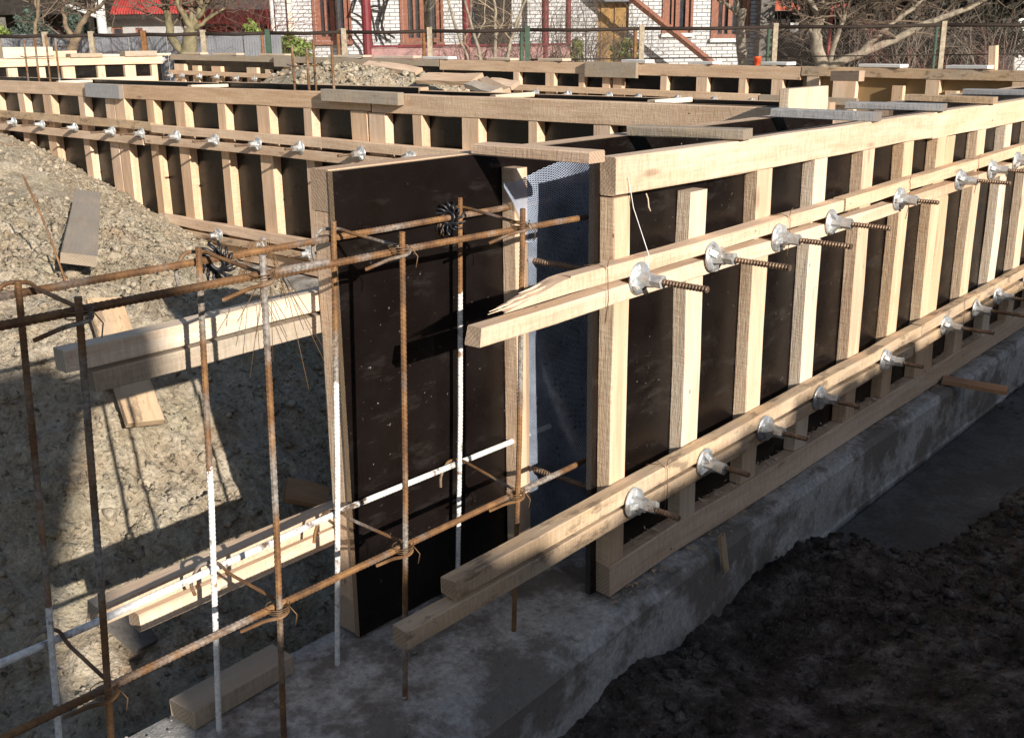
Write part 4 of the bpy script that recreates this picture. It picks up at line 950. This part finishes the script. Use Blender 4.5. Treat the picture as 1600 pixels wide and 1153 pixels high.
# ---- dark carport, left
cp = bthing('carport', 'black timber carport in shade at the top left', 'carport', 0, 29., 0)
u0, u1, z0, z1 = rect(-40, 140, -30, 24, 29.); link('roof', MB().box(u0, u1, -1., 4., z0, z1).me(), DARKM, cp)
for px in (-20, 20, 88, 138): u, _ = fd(px, 40, 29.); link('post', MB().box(u-.12, u+.12, -.12, .12, 0, z0-.002).me(), DARKM, cp)
link('back_wall', MB().box(u0, u1, 3.7, 3.9, 0, z0-.003).me(), DARKM, cp)
u, zt = fd(150, -40, 24.); o = link('utility_pole', MB().tube([(u, 0, 0), (u, 0, zt)], [.12, .10], 8).tube([(u-.05, -.02, fd(130, 27, 24.)[1]), (u-.75, -.02, fd(118, 8, 24.)[1])], .05, 6).me(True), GREYP); o.location = FV*24.; o.rotation_euler = (0, 0, BR); tag(o, 'pale concrete utility pole by the grey house', 'pole')
# ---- dark shed with red tiles, right
sh = bthing('tiled_shed', 'dark shed with red tiled roof at the right', 'shed', 0, 30., 0)
u0, u1, z0, z1 = rect(1200, 1300, 18, 90, 30.); link('wall', MB().box(u0, u1+2.5, 0, 4., 0, z1).me(), DARKM, sh)
link('roof', MB().add([(u0-.3, -.5, z1), (u1+2.8, -.5, z1), (u1+2.8, 3.4, z1+2.4), (u0-.3, 3.4, z1+2.4), (u0-.3, -.5, z1+.1), (u1+2.8, -.5, z1+.1), (u1+2.8, 3.4, z1+2.5), (u0-.3, 3.4, z1+2.5)], [(0, 3, 2, 1), (4, 5, 6, 7), (0, 1, 5, 4), (1, 2, 6, 5), (2, 3, 7, 6), (3, 0, 4, 7)]).me(), TILES, sh)
w = rect(1236, 1248, 36, 51, 29.9); link('window', MB().box(w[0], w[1], -.05, -.005, w[2], w[3]).me(), GREYP, sh)
def pole_px(label, name, pts, d, r, mat, cat):
    o = link(name, MB().tube([(fd(x, y, d)[0], 0, fd(x, y, d)[1]) for x, y in pts], r, 8).me(True), mat); o.location = FV*d; o.rotation_euler = (0, 0, BR); return tag(o, label, cat)
pole_px('red painted pipe frame by the leaning tree', 'pipe_frame', [(1293, 110), (1295, 60), (1301, 9), (1327, 9)], 19.2, .035, simple('red_pipe', (.34, .07, .06), .6), 'pipe')
rs = bthing('brick_outhouse', 'white brick outhouse corner at the right edge', 'house', 0, 27., 0)
u0, u1, z0, z1 = rect(1588, 1700, 0, 80, 27.); link('wall', MB().box(u0, u1, 0, 4., 0, 4.2).me(), BRICK, rs); link('roof', MB().box(u0-.3, u1+.3, -.3, 4.3, 4.202, 4.4).me(), TILES, rs)
link('drainpipe', MB().tube([(u0+.1, -.08, 0), (u0+.1, -.08, 4.2)], .05, 6).me(True), GREYP, rs)

# ---- bare trees and shrubs
def twigs(mb, P, d, L, r, depth, rnd, droop=.0):
    n = 4; pts = [np.array(P)]; dd = np.array(d, float)
    for i in range(n):
        dd = dd+np.array([rnd.gauss(0, .18), rnd.gauss(0, .18), rnd.gauss(0, .16)-droop]); dd /= np.linalg.norm(dd); pts.append(pts[-1]+dd*L/n)
    mb.tube(pts, np.linspace(r, r*.45, n+1), 5 if r > .02 else 4 if r > .008 else 3, False)
    if depth > 0:
        for k in range(rnd.choice((2, 3, 3, 4))):
            i = rnd.randint(1, n); ax = np.array([rnd.gauss(0, 1) for _ in range(3)]); nd = dd+.85*ax/np.linalg.norm(ax); nd /= np.linalg.norm(nd)
            twigs(mb, pts[i], nd, L*rnd.uniform(.5, .8), r*.5, depth-1, rnd, droop)
def tree(label, d, limbs, tw, seed, bark=BARK, twm=TWIG, name='bare_tree', L=.9, depth=3, per=7, group='bare trees behind the fence'):
    """limbs: list of (pixel polyline, start radius m, end radius m); first is the trunk"""
    rnd = random.Random(seed); t = bthing(name, label, 'tree', 0, d, 0, group); tb = MB(); cb = MB(); ends = []
    for j, (pl, r0, r1) in enumerate(limbs):
        pts = [np.array([fd(x, y, d)[0], (0 if j == 0 else .18*math.sin(j*2.4)*i/len(pl)), fd(x, y, d)[1]]) for i, (x, y) in enumerate(pl)]
        if j == 0 and pts[0][2] > GZ0: pts.insert(0, np.array([pts[0][0], 0, GZ0-.2]))
        dense = []
        for a, b in zip(pts[:-1], pts[1:]):
            for q in np.linspace(0, 1, 4)[:-1]: dense.append(a+(b-a)*q+np.array([rnd.gauss(0, .012), rnd.gauss(0, .012), 0]))
        dense.append(pts[-1]); tb.tube(dense, np.linspace(r0, r1, len(dense))*(.85 if j == 0 else .75), 9)
        for _ in range(per if j else max(1, per//3)):
            i = rnd.randint(len(dense)//3, len(dense)-1); ax = np.array([rnd.gauss(0, 1), rnd.gauss(0, .6), abs(rnd.gauss(.4, .7))]); ends.append((dense[i], ax/np.linalg.norm(ax), r1))
    link('trunk', tb.me(True), bark, t)
    for P, a, r in ends: twigs(cb, P, a, L*rnd.uniform(.6, 1.2), min(.022, r*.6), depth, rnd)
    link('crown', cb.me(True), twm, t); return t
tree('slender bare tree before the dark carport', 19.5, [([(54, 80), (55, 45), (59, 20), (58, -25)], .05, .03), ([(58, 15), (50, -8), (44, -30)], .03, .015)], .3, 1, per=5)
tree('bare fork shaped tree between the carport and utility pole', 20., [([(112, 85), (116, 68), (120, 58)], .13, .09), ([(116, 66), (104, 45), (96, 18), (98, -20)], .08, .03), ([(118, 62), (128, 38), (140, 22), (160, 10), (176, -8)], .085, .03), ([(136, 26), (146, 8), (152, -20)], .04, .02)], .3, 2, BARK, per=7)
tree('large mossy pollarded tree with thick forked limbs before grey house', 18.8, [([(290, 92), (296, 70), (300, 48)], .19, .14), ([(285, 80), (270, 62), (261, 38), (258, 10), (259, -25)], .11, .07), ([(300, 50), (290, 28), (280, 8), (274, -20)], .085, .05), ([(300, 48), (308, 25), (314, 0), (318, -25)], .08, .05), ([(302, 46), (316, 38), (335, 22), (352, 14)], .06, .02), ([(308, 30), (325, 6), (340, -12)], .05, .02), ([(300, 45), (298, 20), (292, -15)], .06, .04)], .3, 3, BARKM, per=7)
tree('cut topped grey tree trunk before the brick house right side', 21., [([(1162, 102), (1158, 70), (1156, 45), (1160, 15)], .13, .10), ([(1153, 25), (1140, 10), (1122, 0)], .06, .03), ([(1152, 22), (1150, 0), (1147, -20)], .05, .03)], .2, 4, BARKP, per=2, depth=2)
tree('thick leaning tree with long branches sweeping right', 19., [([(1284, 108), (1278, 80), (1274, 50), (1282, 25)], .16, .10), ([(1272, 60), (1268, 40), (1282, 12), (1300, -20)], .09, .06), ([(1276, 20), (1262, 0), (1250, -20)], .08, .05), ([(1290, 106), (1325, 92), (1370, 74), (1402, 62), (1440, 40), (1475, 28), (1520, 12), (1560, -10)], .11, .05), ([(1335, 90), (1360, 66), (1395, 35), (1430, 12), (1450, -12)], .075, .04), ([(1297, 105), (1300, 70), (1312, 45), (1318, 15)], .07, .05)], .3, 5, BARKP, per=10, L=1.1)
def bush(label, d, px0, px1, pytop, n, seed, mat, r=.012, depth=3, L=1.0, name='bare_shrub', group='bare shrubs behind the fence', zb=None):
    rnd = random.Random(seed); t = bthing(name, label, 'shrub', 0, d, 0, group); mb = MB()
    for i in range(n):
        px = rnd.uniform(px0, px1); u, zt = fd(px, pytop, d); LL = (zt-GZ0)*rnd.uniform(.6, 1.05)
        twigs(mb, (u, rnd.gauss(0, .25), GZ0-.05), (rnd.gauss(0, .22), rnd.gauss(0, .15), 1), LL*.8, r*rnd.uniform(.6, 1.3), depth, rnd)
    link('stems', mb.me(True), mat, t); return t
def sapling(label, pts, d, r, seed, mat=BARKP): tree(label, d, [(pts, r, r*.45), (pts[1:2]+[(pts[1][0]+12, pts[1][1]-25), (pts[1][0]+16, -20)], r*.5, r*.2)], .2, seed, mat, TWIGP, 'sapling', .8, 2, 5, 'pale saplings before the porch')
sapling('pale sapling leaning left before the second brown window', [(738, 105), (722, 70), (704, 20), (694, -20)], 20.5, .05, 21)
sapling('pale sapling leaning left across the maroon post', [(752, 105), (744, 60), (730, 20), (722, -20)], 20.2, .05, 22)
sapling('upright forked pale sapling before the dark porch', [(772, 105), (774, 60), (775, 20), (768, -20)], 20.6, .055, 23)
sapling('pale sapling leaning right before the dark porch', [(788, 105), (800, 62), (812, 25), (828, -20)], 20.4, .05, 24)
bush('dense thin twigged bare shrub before the porch end', 21.5, 760, 905, -25, 34, 31, TWIG)
bush('thin bare shrub before the second brown window', 22.5, 690, 765, 0, 14, 39, TWIG, .009)
bush('straggling bare creeper stems over the brick house middle', 23.5, 900, 1010, -25, 18, 40, TWIG, .010)
bush('bare shrub with climbing stems left of the ochre door', 22., 890, 945, -10, 16, 32, TWIG, .016)
bush('maroon twigged bush before the pale gable', 24., 355, 438, -15, 26, 33, TWIGR, .014)
bush('brown twiggy bush low before the red roof', 22.8, 330, 425, 30, 18, 34, TWIG, .010)
bush('thin red twigs growing along the slab fence', 19., 150, 260, 45, 16, 35, TWIGR, .006, 2)
bush('tangled bare thicket behind the leaning tree', 21.5, 1300, 1450, -30, 19, 36, TWIGL, .012)
bush('tangled bare thicket at the right behind the fence', 21.5, 1440, 1590, -25, 18, 37, TWIGL, .012)
bush('reddish bramble thicket low at the right fence', 18.6, 1330, 1590, 62, 30, 38, TWIGR, .007, 2)
# black vine on the house wall
vn = bthing('vine', 'black leafless vine climbing the brick house by the first maroon post', 'vine', 0, HD-.22, 0); mb = MB()
for pl in ([(617, 60), (600, 50), (594, 30), (600, 10), (596, -30)], [(589, 66), (584, 40), (578, 12), (560, -20)], [(605, 66), (596, 44), (600, 20), (606, 0), (622, -20)], [(575, 38), (562, 26), (550, 20), (556, 0), (566, -20)], [(552, 50), (568, 72), (575, 90)], [(600, 12), (585, 10), (578, 12)]):
    mb.tube([(fd(x, y, HD-.22)[0], .02*math.sin(x), fd(x, y, HD-.22)[1]) for x, y in pl], .028, 6)
link('stems', mb.me(True), DARKM, vn)
# leafy things: conifer and small green shrubs
def leafy(label, d, px0, px1, py0, py1, n, size, mat, seed, name, cat='shrub', group=None):
    rnd = np.random.default_rng(seed); t = bthing(name, label, cat, 0, d, 0, group); u0, z1 = fd(px0, py0, d); u1, z0 = fd(px1, py1, d)
    cu, cz, ru, rz = (u0+u1)/2, (z0+z1)/2, (u1-u0)/2, (z1-z0)/2; k = rnd.normal(0, 1, (n, 3)); k /= np.linalg.norm(k, axis=1)[:, None]; k *= rnd.uniform(.35, 1., (n, 1))**.5*(1+.25*np.sin(k[:, :1]*7+k[:, 2:]*9))
    P = np.column_stack([cu+k[:, 0]*ru, k[:, 1]*ru*.7, cz+k[:, 2]*rz]); a = rnd.normal(0, 1, (n, 3)); a /= np.linalg.norm(a, axis=1)[:, None]; b = np.cross(a, rnd.normal(0, 1, (n, 3))); b /= np.linalg.norm(b, axis=1)[:, None]
    sz = size*rnd.uniform(.5, 1.3, (n, 1)); V = np.stack([P-a*sz, P-b*sz*.4, P+a*sz, P+b*sz*.4], 1)
    link('foliage', npmesh(V.reshape(-1, 3), np.arange(4*n).reshape(-1, 4)), mat, t); mb = MB()
    for i in range(5): mb.tube([(cu+.1*(i-2), 0, GZ0-.1), (cu+(i-2)*ru*.35, 0, cz), (cu+(i-2)*ru*.4, 0, z1-.1*rz)], [.03, .02, .008], 5)
    link('stems', mb.me(True), BARK, t)
leafy('blue green conifer under the carport roof', 25., 18, 82, 18, 95, 5000, .05, NEEDLE, 1, 'conifer', 'tree')
leafy('blue green conifer behind the fork shaped tree', 25.5, 98, 142, 8, 95, 4000, .05, NEEDLE, 2, 'conifer', 'tree')
leafy('dry green bush at the left edge', 23., -30, 20, 32, 95, 1600, .06, LEAFG, 3, 'leafy_shrub')
leafy('yellow green leafy shrub before the maroon bush', 22.4, 378, 412, 34, 95, 900, .06, LEAFG, 4, 'leafy_shrub')
leafy('yellow green plant under the first brown window', 24., 424, 488, 55, 98, 1500, .07, LEAFG, 5, 'leafy_shrub')
leafy('sparse leafy climber right of the ochre door', 24.5, 955, 1000, 62, 98, 500, .07, LEAFG, 6, 'leafy_shrub')
leafy('sparse green climber stem left of the ochre door', 23.6, 892, 912, 58, 98, 160, .07, LEAFG, 7, 'leafy_shrub')
# dark hedge and far backdrop so that nothing ends in sky
leafy('dark evergreen hedge behind the bare thicket', 25., 1265, 1600, -90, 125, 22000, .11, simple('dark_leaf', (.018, .019, .013), .7), 8, 'hedge', 'hedge')
bk = bthing('row_house', 'long dim house row far behind the gardens', 'house', 0, 42., 0)
link('wall', MB().box(-30, 34, 0, 8., 0, 6.).me(), STONE, bk); link('roof', MB().prism([(-.5, 6.002), (8.5, 6.002), (4, 9.)], -31, 35, 0).me(), TILES, bk)

# ---- unseen casters added behind the camera, shaped to throw the foreground shade
def shade(name, label, x0, x1, ytop, zt, depth=3.2):
    t = thing(name, label, 'shed', (0, 0, 0)); link('wall', MB().box(x0, x1, ytop-depth, ytop, -.2, zt-.64*min(1, depth)).me(), CASTERM, t)
    link('roof', MB().add([(x0-.15, ytop+.12, zt-.135), (x1+.15, ytop+.12, zt-.135), (x1+.15, ytop-depth-.2, zt-.135-.5), (x0-.15, ytop-depth-.2, zt-.635), (x0-.15, ytop+.12, zt), (x1+.15, ytop+.12, zt), (x1+.15, ytop-depth-.2, zt-.5), (x0-.15, ytop-depth-.2, zt-.5)],
         [(0, 1, 2, 3), (7, 6, 5, 4), (0, 4, 5, 1), (1, 5, 6, 2), (2, 6, 7, 3), (3, 7, 4, 0)]).me(), TILES, t)
shade('shade_caster_shed', 'added shade caster in the form of a low shed behind the camera', -1.2, 14., -6.2, 3.02)  # unseen, added to shade the low foreground
rs_ = random.Random(8); sky_ = [(-1.35, 3.235), (-.62, 3.235), (-.60, 3.17)]; x = -.60
while x < 9.:                                                   # jagged top of an added wall, shaped to dapple the shade edge
    w = rs_.uniform(.12, .4); z = 3.16+rs_.uniform(-.05, .035); sky_ += [(x, z), (x+w*.96, z+rs_.uniform(-.015, .015))]; x += w
t = thing('shade_caster_wall', 'added shade casting wall with jagged top, unseen behind the camera', 'wall', (0, 0, 0))
link('wall', MB().prism([(-1.35, -.2), (9.4, -.2), (9.4, 2.9)]+sky_[::-1], -6., -5.86, 1).me(), CASTERM, t)
t = thing('photographer_shade_wall', 'added wall behind the camera, shaped to throw the shadow of the photographer', 'wall', (0, 0, 0))  # unseen wall added; its side edge copies the photographer's shadow
link('wall', MB().prism([(-9., -.2), (-1.66, -.2), (-1.66, 3.40), (-1.40, 4.0), (-1.40, 4.15), (-9., 4.15)], -6.3, -6., 1).me(), CASTERM, t)
